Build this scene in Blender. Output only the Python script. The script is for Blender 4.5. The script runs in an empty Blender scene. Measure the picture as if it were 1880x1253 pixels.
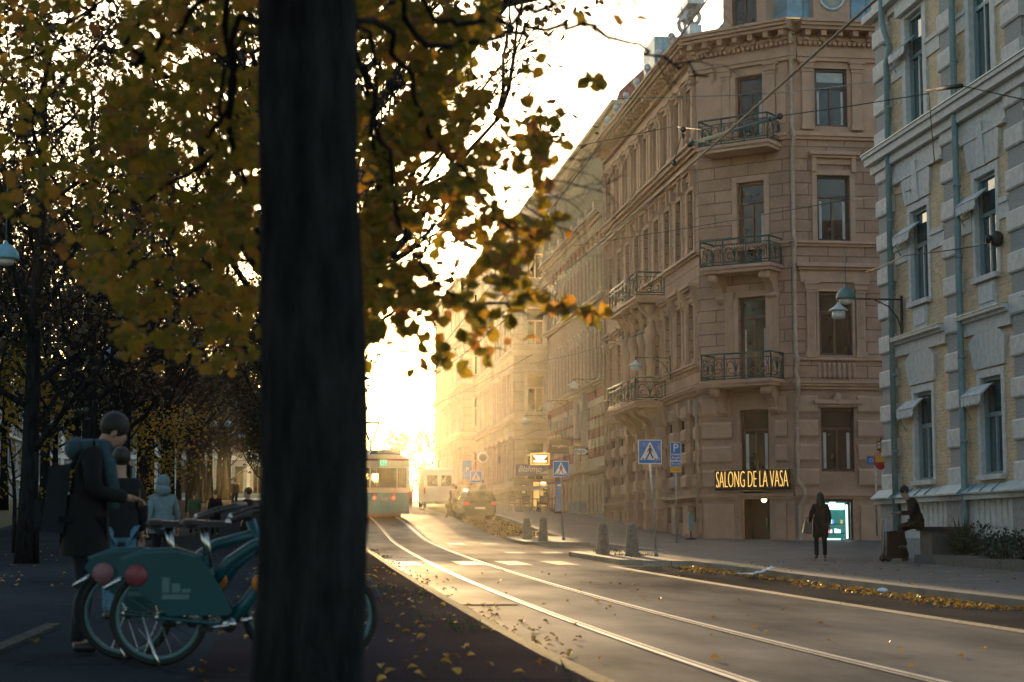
import bpy, math, random
from mathutils import Vector, Matrix, noise
sc = bpy.context.scene
COL = sc.collection
rnd = random.Random(7)
# ------------------------------------------------------------------ camera
FPX = 3300.0; CXP = 940.0; CYP = 626.5
YAW = math.atan((940-525)/FPX); PITCH = math.atan(358.5/FPX)
cam_d = bpy.data.cameras.new("camera"); cam = bpy.data.objects.new("camera", cam_d); COL.objects.link(cam)
cam.location = (0, 0, 0); cam.rotation_euler = (math.pi/2+PITCH, 0, -YAW)
cam_d.sensor_width = 36; cam_d.lens = FPX/1880*36
cam_d.clip_start = 0.1; cam_d.clip_end = 3000
cam_d.dof.use_dof = True; cam_d.dof.focus_distance = 62; cam_d.dof.aperture_fstop = 3.0
sc.camera = cam
# ------------------------------------------------------------------ sky, sun, exposure
SUN = Vector((0.026, 1.0, 0.108)).normalized()
w = bpy.data.worlds.new("World"); sc.world = w; w.use_nodes = True
wn = w.node_tree; wn.nodes.clear()
sky = wn.nodes.new("ShaderNodeTexSky"); sky.sky_type = 'NISHITA'; sky.sun_disc = False
sky.sun_elevation = math.asin(SUN.z); sky.sun_rotation = math.atan2(SUN.x, SUN.y)
sky.air_density = 1.0; sky.dust_density = 1.6; sky.ozone_density = 1.3
bg = wn.nodes.new("ShaderNodeBackground"); bg.inputs[1].default_value = 0.15
wo = wn.nodes.new("ShaderNodeOutputWorld")
wn.links.new(sky.outputs[0], bg.inputs[0]); wn.links.new(bg.outputs[0], wo.inputs[0])
sl = bpy.data.lights.new("sun", 'SUN'); sl.energy = 5.0; sl.angle = math.radians(0.6); sl.color = (1.0, 0.66, 0.29)
so = bpy.data.objects.new("sun", sl); COL.objects.link(so)
so.rotation_euler = SUN.to_track_quat('Z', 'Y').to_euler()
sc.view_settings.view_transform = 'Standard'; sc.view_settings.look = 'None'
sc.view_settings.exposure = 1.42; sc.view_settings.gamma = 1
cy = sc.cycles
cy.use_denoising = True; cy.use_adaptive_sampling = False; cy.max_bounces = 6; cy.diffuse_bounces = 3; cy.glossy_bounces = 3
cy.transmission_bounces = 4; cy.transparent_max_bounces = 8; cy.volume_bounces = 0
cy.sample_clamp_indirect = 6; cy.sample_clamp_direct = 60; cy.use_light_tree = False
HAZE_DENSITY = 0.00016; HAZE_G = 0.955

# ------------------------------------------------------------------ ground profile: the street climbs away from the camera
KY = [-20, 0, 14, 30, 45, 60, 71, 82, 93, 110, 130, 160, 220, 400]
KZ = [-1.12, -1.1, -1.05, -.9, -.70, -.45, -.2, .3, .86, 1.6, 2.3, 2.9, 3.2, 3.2]
_h = [KY[i+1]-KY[i] for i in range(len(KY)-1)]; _d = [(KZ[i+1]-KZ[i])/_h[i] for i in range(len(_h))]
_m = [0.0]*len(KY)
for i in range(1, len(KY)-1):
    if _d[i-1]*_d[i] > 0:
        w1 = 2*_h[i]+_h[i-1]; w2 = _h[i]+2*_h[i-1]; _m[i] = (w1+w2)/(w1/_d[i-1]+w2/_d[i])
def zg(Y):
    Y = min(max(Y, KY[0]), KY[-1]-1e-6); i = 0
    while KY[i+1] <= Y: i += 1
    t = (Y-KY[i])/_h[i]
    return (2*t**3-3*t**2+1)*KZ[i]+(t**3-2*t**2+t)*_h[i]*_m[i]+(-2*t**3+3*t**2)*KZ[i+1]+(t**3-t**2)*_h[i]*_m[i+1]
KERB = [(-20, 9.8), (43, 9.8), (43.6, 8.7), (44.5, 8.3), (52.6, 8.3), (53.4, 8.9), (54, 11.3), (65, 11.3), (65.6, 9.3), (66.4, 8.8), (72, 8.8), (72.8, 9.4), (73.4, 11.2), (160, 11.2), (400, 11.2)]
def kerbx(Y):
    for (a, b), (c, d) in zip(KERB, KERB[1:]):
        if a <= Y <= c: return b+(d-b)*(Y-a)/(c-a)
    return 11.2
LKERB = [(-20, 2.1), (14, 2.13), (23, 2.22), (40, 2.4), (60, 2.65), (90, 3.0), (400, 3.4)]
def lkerbx(Y):
    for (a, b), (c, d) in zip(LKERB, LKERB[1:]):
        if a <= Y <= c: return b+(d-b)*(Y-a)/(c-a)
    return 3.4
def gz(X, Y):                         # height of whatever one stands on
    if X > kerbx(Y): return zg(Y)+0.13
    if X < lkerbx(Y): return zg(Y)+0.14+0.05*min(1, max(0, (lkerbx(Y)-X)/2.5))
    return zg(Y)
RVEC = Vector((math.cos(YAW), -math.sin(YAW), 0)); FVEC = Vector((math.sin(YAW)*math.cos(PITCH), math.cos(YAW)*math.cos(PITCH), math.sin(PITCH)))
UVEC = RVEC.cross(FVEC)
def at(px, py, Y):                    # real point at street distance Y
    d = FVEC+RVEC*((px-CXP)/FPX)-UVEC*((py-CYP)/FPX); return d*(Y/d.y)

# ------------------------------------------------------------------ materials
MATS = {}
def new_mat(name):
    m = bpy.data.materials.new(name); m.use_nodes = True; MATS[name] = m
    nt = m.node_tree; return m, nt, nt.nodes, nt.links, nt.nodes["Principled BSDF"]
def ramp(n, stops):
    r = n.new("ShaderNodeValToRGB"); e = r.color_ramp.elements
    while len(e) < len(stops): e.new(0.5)
    for k, (p, c) in enumerate(stops): e[k].position = p; e[k].color = (*c, 1)
    return r
def simple(name, c, rough=.6, metal=0.0, var=.18, scale=6.0, bump=0.0, bscale=60.0, emit=None, spec=None):
    m, nt, n, l, b = new_mat(name)
    tc = n.new("ShaderNodeTexCoord"); nz = n.new("ShaderNodeTexNoise"); nz.inputs["Scale"].default_value = scale; nz.inputs["Detail"].default_value = 5
    l.new(tc.outputs["Object"], nz.inputs["Vector"])
    lo = tuple(max(0, x*(1-var)) for x in c); hi = tuple(min(1, x*(1+var)) for x in c)
    r = ramp(n, [(.3, lo), (.7, hi)]); l.new(nz.outputs["Fac"], r.inputs[0]); l.new(r.outputs[0], b.inputs["Base Color"])
    b.inputs["Roughness"].default_value = rough; b.inputs["Metallic"].default_value = metal
    if spec is not None: b.inputs["Specular IOR Level"].default_value = spec
    if bump:
        n2 = n.new("ShaderNodeTexNoise"); n2.inputs["Scale"].default_value = bscale; n2.inputs["Detail"].default_value = 4
        l.new(tc.outputs["Object"], n2.inputs["Vector"])
        bp = n.new("ShaderNodeBump"); bp.inputs["Strength"].default_value = bump; bp.inputs["Distance"].default_value = .02
        l.new(n2.outputs["Fac"], bp.inputs["Height"]); l.new(bp.outputs[0], b.inputs["Normal"])
    if emit:
        b.inputs["Emission Color"].default_value = (*emit[0], 1); b.inputs["Emission Strength"].default_value = emit[1]
    return m
def masonry(name, c1, c2, mortar, bw, bh, ms=.02, bump=.4, rough=.85, stain=.25, offset=.5, grain=.1, bands=None):
    m, nt, n, l, b = new_mat(name)
    uv = n.new("ShaderNodeUVMap"); uv.uv_map = "UVMap"
    br = n.new("ShaderNodeTexBrick"); br.offset = offset
    br.inputs["Scale"].default_value = 1; br.inputs["Brick Width"].default_value = bw; br.inputs["Row Height"].default_value = bh
    br.inputs["Mortar Size"].default_value = ms; br.inputs["Mortar Smooth"].default_value = .2; br.inputs["Bias"].default_value = -.1
    br.inputs["Color1"].default_value = (*c1, 1); br.inputs["Color2"].default_value = (*c2, 1); br.inputs["Mortar"].default_value = (*mortar, 1)
    l.new(uv.outputs[0], br.inputs["Vector"])
    nz = n.new("ShaderNodeTexNoise"); nz.inputs["Scale"].default_value = .45; nz.inputs["Detail"].default_value = 8; nz.inputs["Roughness"].default_value = .65
    l.new(uv.outputs[0], nz.inputs["Vector"])
    r = ramp(n, [(.3, (1-stain,)*3), (.7, (1+stain*.4,)*3)]); l.new(nz.outputs["Fac"], r.inputs[0])
    mx = n.new("ShaderNodeMix"); mx.data_type = 'RGBA'; mx.blend_type = 'MULTIPLY'; mx.inputs[0].default_value = 1
    src = br.outputs["Color"]
    if bands:
        sp = n.new("ShaderNodeSeparateXYZ"); l.new(uv.outputs[0], sp.inputs[0])
        dv = n.new("ShaderNodeMath"); dv.operation = 'DIVIDE'; dv.inputs[1].default_value = bands[1]; l.new(sp.outputs["Y"], dv.inputs[0])
        fr = n.new("ShaderNodeMath"); fr.operation = 'FRACT'; l.new(dv.outputs[0], fr.inputs[0])
        gt = n.new("ShaderNodeMath"); gt.operation = 'GREATER_THAN'; gt.inputs[1].default_value = bands[2]; l.new(fr.outputs[0], gt.inputs[0])
        m2 = n.new("ShaderNodeMix"); m2.data_type = 'RGBA'; l.new(gt.outputs[0], m2.inputs[0]); l.new(src, m2.inputs[6]); m2.inputs[7].default_value = (*bands[0], 1)
        src = m2.outputs[2]
    l.new(src, mx.inputs[6]); l.new(r.outputs[0], mx.inputs[7])
    n3 = n.new("ShaderNodeTexNoise"); n3.inputs["Scale"].default_value = 9; n3.inputs["Detail"].default_value = 6; l.new(uv.outputs[0], n3.inputs["Vector"])
    r3 = ramp(n, [(.3, (1-grain,)*3), (.7, (1+grain,)*3)]); l.new(n3.outputs["Fac"], r3.inputs[0])
    mx2 = n.new("ShaderNodeMix"); mx2.data_type = 'RGBA'; mx2.blend_type = 'MULTIPLY'; mx2.inputs[0].default_value = 1
    l.new(mx.outputs[2], mx2.inputs[6]); l.new(r3.outputs[0], mx2.inputs[7]); l.new(mx2.outputs[2], b.inputs["Base Color"])
    b.inputs["Roughness"].default_value = rough
    if bump:
        bp = n.new("ShaderNodeBump"); bp.inputs["Strength"].default_value = bump; bp.inputs["Distance"].default_value = .03; bp.invert = True
        l.new(br.outputs["Fac"], bp.inputs["Height"]); l.new(bp.outputs[0], b.inputs["Normal"])
    return m
# salmon corner house
SAL = (.44, .262, .182); SALD = (.37, .215, .148)
masonry("stucco_blocks", SAL, SALD, (.20, .115, .075), 1.5, .46, .022, .6, stain=.38)
masonry("stucco_rustic", SAL, SALD, (.36, .23, .16), 3.2, .9, .004, .2, stain=.4)
simple("stucco_plain", SAL, .85, var=.2, scale=.9, bump=.25)
simple("stucco_trim", (.45, .275, .19), .8, var=.12, scale=2.0, bump=.2)
simple("stucco_base", (.30, .21, .155), .85, var=.2, scale=2.0, bump=.5)
simple("window_brown", (.060, .026, .018), .45, var=.2)
simple("copper_blue", (.19, .31, .36), .42, var=.25, scale=2.5, metal=.25)
simple("drainpipe_salmon", (.40, .28, .20), .6)
simple("iron_green", (.010, .062, .058), .4, var=.2)
simple("zinc", (.45, .47, .48), .4, metal=.5, var=.15)
# pale brick house
masonry("brick_yellow", (.76, .52, .28), (.62, .38, .18), (.62, .54, .43), .25, .083, .012, .5, stain=.18, grain=.12)
simple("granite_light", (.58, .565, .53), .75, var=.15, scale=7, bump=.25, bscale=90)
simple("granite_dark", (.32, .32, .31), .85, var=.3, scale=25, bump=.8, bscale=40)
simple("granite_base", (.30, .30, .29), .85, var=.22, scale=9, bump=.6, bscale=30)
simple("pipe_teal", (.17, .27, .28), .45, var=.15)
simple("window_grey", (.20, .27, .28), .5, var=.12)
simple("awning_cloth", (.55, .56, .55), .8)
# striped brick house, tan houses
masonry("brick_striped", (.30, .115, .075), (.25, .085, .055), (.33, .22, .16), .5, .16, .015, .3, bands=((.52, .40, .26), 1.05, .52))
masonry("brick_warm", (.42, .26, .15), (.36, .21, .12), (.40, .28, .18), .5, .16, .015, .3)
simple("trim_cream", (.50, .40, .28), .8, var=.12)
masonry("mansard_green", (.27, .27, .16), (.24, .25, .15), (.17, .175, .10), .55, 30, .05, .5, rough=.5)
simple("red_gable", (.36, .15, .12), .8)
masonry("tan_blocks", (.45, .36, .24), (.42, .33, .22), (.30, .23, .15), 1.6, .62, .03, .5)
simple("tan_trim", (.48, .39, .27), .8, var=.1)
masonry("grey_render", (.27, .29, .30), (.25, .27, .28), (.17, .18, .19), 1.4, .5, .02, .3)
simple("roof_dark", (.10, .09, .085), .7)
# glass
def glass_mat(name, c, rough=.04):
    m = simple(name, c, rough, var=.35, scale=.8, spec=1.0 if "teal" in name else .5); return m
glass_mat("glass_dark", (.012, .018, .020)); glass_mat("glass_teal", (.030, .075, .085), .03)
simple("curtain", (.40, .42, .40), .9, var=.2, scale=3)
# street
def asphalt(name, c, rough, patch=.25, gloss=.06):
    m, nt, n, l, b = new_mat(name)
    tc = n.new("ShaderNodeTexCoord")
    a = n.new("ShaderNodeTexNoise"); a.inputs["Scale"].default_value = .35; a.inputs["Detail"].default_value = 7; a.inputs["Roughness"].default_value = .6
    mp = n.new("ShaderNodeMapping"); mp.inputs["Scale"].default_value = (1, .3, 1); l.new(tc.outputs["Object"], mp.inputs[0]); l.new(mp.outputs[0], a.inputs["Vector"])
    f = n.new("ShaderNodeTexNoise"); f.inputs["Scale"].default_value = 70; f.inputs["Detail"].default_value = 3; l.new(tc.outputs["Object"], f.inputs["Vector"])
    r = ramp(n, [(.3, tuple(x*(1-patch) for x in c)), (.7, tuple(x*(1+patch) for x in c))]); l.new(a.outputs["Fac"], r.inputs[0])
    r2 = ramp(n, [(.35, (.6,)*3), (.7, (1.35,)*3)]); l.new(f.outputs["Fac"], r2.inputs[0])
    mx = n.new("ShaderNodeMix"); mx.data_type = 'RGBA'; mx.blend_type = 'MULTIPLY'; mx.inputs[0].default_value = 1
    l.new(r.outputs[0], mx.inputs[6]); l.new(r2.outputs[0], mx.inputs[7])
    vo = n.new("ShaderNodeTexVoronoi"); vo.feature = 'DISTANCE_TO_EDGE'; vo.inputs["Scale"].default_value = .22
    dn = n.new("ShaderNodeTexNoise"); dn.inputs["Scale"].default_value = 1.5; l.new(tc.outputs["Object"], dn.inputs["Vector"])
    ad = n.new("ShaderNodeMix"); ad.data_type = 'RGBA'; ad.inputs[0].default_value = .35; l.new(tc.outputs["Object"], ad.inputs[6]); l.new(dn.outputs["Color"], ad.inputs[7]); l.new(ad.outputs[2], vo.inputs["Vector"])
    cr = ramp(n, [(0, (.45,)*3), (.006, (1,)*3)]); l.new(vo.outputs["Distance"], cr.inputs[0])
    m3 = n.new("ShaderNodeMix"); m3.data_type = 'RGBA'; m3.blend_type = 'MULTIPLY'; m3.inputs[0].default_value = .8
    l.new(mx.outputs[2], m3.inputs[6]); l.new(cr.outputs[0], m3.inputs[7]); l.new(m3.outputs[2], b.inputs["Base Color"])
    b.inputs["Specular IOR Level"].default_value = 0.0
    gz_ = n.new("ShaderNodeBsdfGlossy"); gz_.inputs["Color"].default_value = (1, .95, .88, 1); ms_ = n.new("ShaderNodeMixShader"); ms_.inputs[0].default_value = gloss; gm_ = n.new("ShaderNodeMapRange"); gm_.inputs[1].default_value = .32; gm_.inputs[2].default_value = .68; gm_.inputs[3].default_value = gloss*.45; gm_.inputs[4].default_value = gloss*1.6; l.new(a.outputs["Fac"], gm_.inputs[0]); l.new(gm_.outputs[0], ms_.inputs[0])
    l.new(b.outputs[0], ms_.inputs[1]); l.new(gz_.outputs[0], ms_.inputs[2]); l.new(ms_.outputs[0], n["Material Output"].inputs[0])
    rr = n.new("ShaderNodeMapRange"); rr.inputs[3].default_value = rough-.06; rr.inputs[4].default_value = rough+.1; l.new(a.outputs["Fac"], rr.inputs[0]); l.new(rr.outputs[0], gz_.inputs["Roughness"])
    bp = n.new("ShaderNodeBump"); bp.inputs["Strength"].default_value = .35; bp.inputs["Distance"].default_value = .008; l.new(f.outputs["Fac"], bp.inputs["Height"]); l.new(bp.outputs[0], b.inputs["Normal"])
    return m
asphalt("asphalt", (.058, .053, .048), .44, .45, .16); asphalt("asphalt_bay", (.036, .033, .031), .5, .25, .03)
asphalt("asphalt_path", (.040, .047, .052), .75, .25, .01); asphalt("verge_gravel", (.060, .045, .045), .85, .4, .004)
def paving(name, c, bw, bh):
    m, nt, n, l, b = new_mat(name)
    tc = n.new("ShaderNodeTexCoord"); br = n.new("ShaderNodeTexBrick"); l.new(tc.outputs["Object"], br.inputs["Vector"])
    br.inputs["Scale"].default_value = 1; br.inputs["Brick Width"].default_value = bw; br.inputs["Row Height"].default_value = bh; br.inputs["Mortar Size"].default_value = .012
    br.inputs["Color1"].default_value = (*c, 1); br.inputs["Color2"].default_value = (*[x*.75 for x in c], 1); br.inputs["Mortar"].default_value = (*[x*.4 for x in c], 1)
    nz = n.new("ShaderNodeTexNoise"); nz.inputs["Scale"].default_value = 1.2; nz.inputs["Detail"].default_value = 8; l.new(tc.outputs["Object"], nz.inputs["Vector"])
    r = ramp(n, [(.3, (.65,)*3), (.7, (1.2,)*3)]); l.new(nz.outputs["Fac"], r.inputs[0])
    mx = n.new("ShaderNodeMix"); mx.data_type = 'RGBA'; mx.blend_type = 'MULTIPLY'; mx.inputs[0].default_value = 1
    l.new(br.outputs["Color"], mx.inputs[6]); l.new(r.outputs[0], mx.inputs[7]); l.new(mx.outputs[2], b.inputs["Base Color"]); b.inputs["Roughness"].default_value = .62
    bp = n.new("ShaderNodeBump"); bp.inputs["Strength"].default_value = .5; bp.inputs["Distance"].default_value = .01; bp.invert = True; l.new(br.outputs["Fac"], bp.inputs["Height"]); l.new(bp.outputs[0], b.inputs["Normal"])
    return m
paving("paving", (.115, .112, .108), .7, .35); paving("setts", (.22, .19, .155), .12, .12); paving("kerb_stone", (.26, .235, .20), 1.1, 9.0)
simple("rail_steel", (.78, .72, .64), .40, metal=1.0, var=.15)
simple("paint_white", (.22, .21, .195), .6, var=.3, scale=14)
simple("ground_soil", (.05, .05, .045), .9)
simple("grass_green", (.05, .085, .02), .9)
# plants
def leaf_mat(name, stops, trans=.45):
    m, nt, n, l, b = new_mat(name)
    g = n.new("ShaderNodeNewGeometry"); r = ramp(n, stops); l.new(g.outputs["Random Per Island"], r.inputs[0])
    l.new(r.outputs[0], b.inputs["Base Color"]); b.inputs["Roughness"].default_value = .55
    tr = n.new("ShaderNodeBsdfTranslucent"); l.new(r.outputs[0], tr.inputs[0])
    mx = n.new("ShaderNodeMixShader"); mx.inputs[0].default_value = trans
    l.new(b.outputs[0], mx.inputs[1]); l.new(tr.outputs[0], mx.inputs[2]); l.new(mx.outputs[0], n["Material Output"].inputs[0])
    return m
leaf_mat("leaf_autumn", [(0, (.12, .11, .014)), (.35, (.20, .155, .016)), (.6, (.29, .19, .02)), (.82, (.36, .18, .022)), (1, (.24, .10, .028))], .6)
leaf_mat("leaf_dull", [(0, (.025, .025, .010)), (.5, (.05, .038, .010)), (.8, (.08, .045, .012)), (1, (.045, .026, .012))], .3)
leaf_mat("leaf_yellow", [(0, (.20, .16, .015)), (.5, (.34, .24, .02)), (1, (.40, .20, .02))], .45)
leaf_mat("leaf_green", [(0, (.018, .035, .020)), (1, (.040, .070, .035))], .25)
leaf_mat("leaf_litter", [(0, (.16, .075, .015)), (.4, (.40, .22, .025)), (.8, (.46, .28, .03)), (1, (.20, .08, .02))], .15)
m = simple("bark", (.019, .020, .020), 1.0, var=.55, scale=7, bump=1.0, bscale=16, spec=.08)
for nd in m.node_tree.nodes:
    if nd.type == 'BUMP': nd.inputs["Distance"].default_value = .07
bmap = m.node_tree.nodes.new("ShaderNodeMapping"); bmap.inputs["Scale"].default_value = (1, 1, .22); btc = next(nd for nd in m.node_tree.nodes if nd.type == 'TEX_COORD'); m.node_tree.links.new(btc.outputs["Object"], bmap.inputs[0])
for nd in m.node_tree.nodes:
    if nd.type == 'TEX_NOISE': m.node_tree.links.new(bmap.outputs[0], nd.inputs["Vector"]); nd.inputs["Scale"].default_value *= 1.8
# things
simple("steel_galv", (.36, .37, .37), .4, metal=.7); simple("sign_blue", (.012, .16, .52), .4, var=.06); simple("sign_white", (.75, .75, .73), .45, var=.05)
simple("sign_black", (.012, .012, .012), .5); simple("sign_yellow", (.70, .36, .02), .45); simple("sign_red", (.55, .03, .03), .45)
simple("sign_purple", (.13, .10, .17), .5); simple("gold_glow", (.8, .5, .12), .4, emit=((1.0, .58, .14), .45)); simple("white_glow", (.8, .8, .75), .4, emit=((1.0, .9, .66), 3.0))
simple("lamp_warm", (.9, .8, .6), .4, emit=((1.0, .78, .45), 3.0)); simple("shop_white", (.8, .9, .88), .4, emit=((.72, 1.0, .92), 1.2)); simple("shop_teal", (.03, .16, .16), .5, emit=((.06, .45, .42), .10))  # shop_teal back panels glow faintly in place of interior lighting
simple("shop_goods_white", (.7, .8, .75), .5, emit=((.6, .85, .75), .6)); simple("shop_goods_yellow", (.6, .45, .1), .5, emit=((.7, .45, .1), .35)); simple("shop_goods_blue", (.08, .25, .6), .5, emit=((.1, .3, .8), .4)); simple("shop_goods_pink", (.6, .2, .35), .5, emit=((.8, .3, .45), .4))  # goods carry their own glow, standing in for the shop lamps' light
simple("granite_bollard", (.16, .145, .125), .8, var=.25, scale=14, bump=.6, bscale=50)
simple("tram_blue", (.018, .20, .28), .35, var=.1); simple("tram_cream", (.74, .65, .45), .4, var=.08); simple("tram_red", (.45, .08, .06), .4); simple("tram_grey", (.10, .10, .095), .6)
simple("tail_red", (.6, .05, .04), .3, emit=((1, .10, .06), 1.6)); simple("display_green", (.10, .35, .2), .4, emit=((.25, .95, .55), .3)); simple("display_text", (.03, .06, .15), .4)
simple("rubber", (.012, .012, .012), .7); simple("car_black", (.020, .020, .022), .22, spec=.7, var=.1); simple("van_white", (.50, .50, .48), .35, var=.06); simple("car_red", (.30, .06, .04), .35)
simple("lamp_blue_shade", (.16, .36, .44), .4, var=.1); simple("lamp_white_shade", (.62, .66, .64), .4, var=.08); simple("lamp_green_shade", (.07, .19, .19), .45); simple("lamp_glass", (.70, .68, .62), .3)
simple("bike_teal", (.005, .075, .098), .35, var=.1); simple("bike_pale", (.09, .20, .22), .4, var=.1); simple("coral", (.22, .05, .065), .4); simple("coral_pale", (.30, .14, .16), .4); simple("saddle_black", (.014, .013, .012), .5); simple("chrome", (.62, .62, .62), .2, metal=1.0); simple("reflector_orange", (.50, .16, .02), .3)
simple("skin", (.42, .24, .17), .6, var=.06); simple("hair_dark", (.018, .014, .011), .6, var=.3, scale=30); simple("cloth_black", (.004, .0042, .005), .9, var=.3, scale=12, bump=.3); simple("cloth_navy", (.008, .013, .021), .9, var=.25, scale=12); simple("cloth_scarf", (.03, .07, .09), .9, var=.25, scale=25, bump=.4); simple("cloth_jeans", (.07, .18, .27), .9, var=.2, scale=15); simple("cloth_pale", (.15, .21, .23), .9, var=.15, scale=12, bump=.3); simple("cloth_green", (.025, .10, .06), .9); simple("cloth_brown", (.06, .04, .03), .9); simple("phone", (.02, .02, .02), .2); simple("leather_black", (.02, .022, .026), .4)
simple("wire_dark", (.02, .022, .022), .5); simple("wire_green", (.06, .14, .14), .5); simple("plastic_white", (.7, .7, .74), .5); simple("chair_dark", (.04, .035, .03), .6); simple("stone_wall", (.11, .105, .095), .85, var=.25, scale=8, bump=.6); simple("door_dark", (.012, .010, .009), .4)
simple("cafe_glow", (.4, .25, .08), .6, emit=((.9, .50, .14), .30))
def M(n): return MATS[n]

# ------------------------------------------------------------------ mesh builder
WM = {}
class MB:
    def __init__(s): s.v = []; s.f = []; s.mi = []; s.uv = []; s.M = Matrix.Identity(4); s.mats = []; s.cur = 0; s.sm = []; s.smooth = False
    def mat(s, name):
        if name not in s.mats: s.mats.append(name)
        s.cur = s.mats.index(name); return s
    def frame(s, Mx): s.M = Mx; s.flip = Mx.to_3x3().determinant() < 0; return s
    def add(s, vs, fs):
        b = len(s.v); vs = [Vector(p) for p in vs]; flip = s.M.to_3x3().determinant() < 0
        s.v += [s.M @ p for p in vs]
        for f in fs:
            f = list(f)
            n = Vector((0, 0, 0))
            for i in range(len(f)):
                a = vs[f[i]]; c = vs[f[(i+1) % len(f)]]
                n.x += (a.y-c.y)*(a.z+c.z); n.y += (a.z-c.z)*(a.x+c.x); n.z += (a.x-c.x)*(a.y+c.y)
            ax = max(range(3), key=lambda k: abs(n[k]))
            k0, k1 = {2: (0, 1), 0: (2, 1), 1: (0, 2)}[ax]
            uv = [(vs[i][k0], vs[i][k1]) for i in f]
            if flip: f = f[::-1]; uv = uv[::-1]
            s.f.append([b+i for i in f]); s.mi.append(s.cur); s.uv += uv; s.sm.append(s.smooth)
    def box(s, x0, x1, y0, y1, z0, z1):
        x0, x1 = min(x0, x1), max(x0, x1); y0, y1 = min(y0, y1), max(y0, y1); z0, z1 = min(z0, z1), max(z0, z1)
        s.add([(x0, y0, z0), (x1, y0, z0), (x1, y1, z0), (x0, y1, z0), (x0, y0, z1), (x1, y0, z1), (x1, y1, z1), (x0, y1, z1)],
              [(0, 3, 2, 1), (4, 5, 6, 7), (0, 1, 5, 4), (1, 2, 6, 5), (2, 3, 7, 6), (3, 0, 4, 7)])
    def hexa(s, p8): s.add(p8, [(0, 3, 2, 1), (4, 5, 6, 7), (0, 1, 5, 4), (1, 2, 6, 5), (2, 3, 7, 6), (3, 0, 4, 7)])
    def quad(s, a, b, c, d): s.add([a, b, c, d], [(0, 1, 2, 3)])
    def prism(s, pts, axis, a, b):        # extrude a 2-D outline along an axis (0,1,2)
        def P(q, t):
            q = list(q); q.insert(axis, t); return tuple(q)
        n = len(pts); vs = [P(q, a) for q in pts]+[P(q, b) for q in pts]
        s.add(vs, [tuple(range(n))[::-1], tuple(range(n, 2*n))]+[(i, (i+1) % n, n+(i+1) % n, n+i) for i in range(n)])
    def tube(s, pts, r, n=6, cap=True):
        pts = [Vector(p) for p in pts]; rs = r if isinstance(r, (list, tuple)) else [r]*len(pts)
        vs = []; fs = []; up = None
        for i, p in enumerate(pts):
            t = (pts[min(i+1, len(pts)-1)]-pts[max(i-1, 0)])
            if t.length < 1e-9: t = Vector((0, 0, 1))
            t.normalize()
            if up is None: up = Vector((0, 0, 1)) if abs(t.z) < .9 else Vector((1, 0, 0))
            a = t.cross(up); 
            if a.length < 1e-6: a = t.orthogonal()
            a.normalize(); b = a.cross(t); up = b
            for k in range(n):
                an = 2*math.pi*k/n; vs.append(p+(a*math.cos(an)+b*math.sin(an))*rs[i])
        for i in range(len(pts)-1):
            for k in range(n): fs.append((i*n+k, i*n+(k+1) % n, (i+1)*n+(k+1) % n, (i+1)*n+k))
        if cap and n > 2: fs += [tuple(range(n))[::-1], tuple(range((len(pts)-1)*n, len(pts)*n))]
        o = s.smooth; s.smooth = n > 3; s.add(vs, fs); s.smooth = o
    def lathe(s, prof, n=14, c=(0, 0, 0), axis=2, sx=1.0, sy=1.0):
        vs = []; fs = []
        for r, h in prof:
            for k in range(n):
                a = 2*math.pi*k/n; p = [r*math.cos(a)*sx, r*math.sin(a)*sy]; p.insert(axis, h); vs.append(Vector(p)+Vector(c))
        for i in range(len(prof)-1):
            for k in range(n): fs.append((i*n+k, i*n+(k+1) % n, (i+1)*n+(k+1) % n, (i+1)*n+k))
        fs += [tuple(range(n))[::-1], tuple(range((len(prof)-1)*n, len(prof)*n))]
        o = s.smooth; s.smooth = True; s.add(vs, fs); s.smooth = o
    def ball(s, c, rx, ry=None, rz=None, n=10, m=6):
        ry = ry or rx; rz = rz or rx; prof = [(math.sin(math.pi*i/m), -math.cos(math.pi*i/m)) for i in range(m+1)]
        prof[0] = (.02, -1); prof[-1] = (.02, 1)
        o = s.M; s.M = s.M @ Matrix.Translation(c) @ Matrix.Diagonal((rx, ry, rz, 1)); s.lathe(prof, n); s.M = o
    def torus(s, c, R, r, axis='y', n=28, k=6, a0=0, a1=2*math.pi):
        pts = []; full = abs(a1-a0-2*math.pi) < 1e-6
        for i in range(n+1):
            a = a0+(a1-a0)*i/n; x, z = R*math.cos(a), R*math.sin(a)
            pts.append(Vector(c)+(Vector((x, 0, z)) if axis == 'y' else Vector((0, x, z)) if axis == 'x' else Vector((x, z, 0))))
        s.tube(pts, r, k, cap=not full)
    def mesh(s, name):
        me = bpy.data.meshes.new(name); me.from_pydata([tuple(p) for p in s.v], [], s.f)
        me.polygons.foreach_set("material_index", s.mi); me.polygons.foreach_set("use_smooth", s.sm)
        ul = me.uv_layers.new(name="UVMap"); ul.data.foreach_set("uv", [c for q in s.uv for c in q])
        for m in s.mats: me.materials.append(M(m))
        me.update(); return me
    def build(s, name, parent=None, world=None):
        return put(bpy.data.objects.new(name, s.mesh(name)), parent, world)
def put(o, parent=None, world=None):
    world = world or Matrix.Identity(4); COL.objects.link(o)
    if parent: o.parent = parent; o.matrix_basis = WM[parent].inverted() @ world
    else: o.matrix_basis = world
    WM[o] = world; return o
def tag(o, label=None, cat=None, group=None, kind=None):
    if label: o['label'] = label
    if cat: o['category'] = cat
    if group: o['group'] = group
    if kind: o['kind'] = kind
    return o
def empty(name, loc, rz=0, label=None, cat=None, group=None):
    return tag(put(bpy.data.objects.new(name, None), None, Matrix.Translation(loc) @ Matrix.Rotation(rz, 4, 'Z')), label, cat, group)
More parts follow.
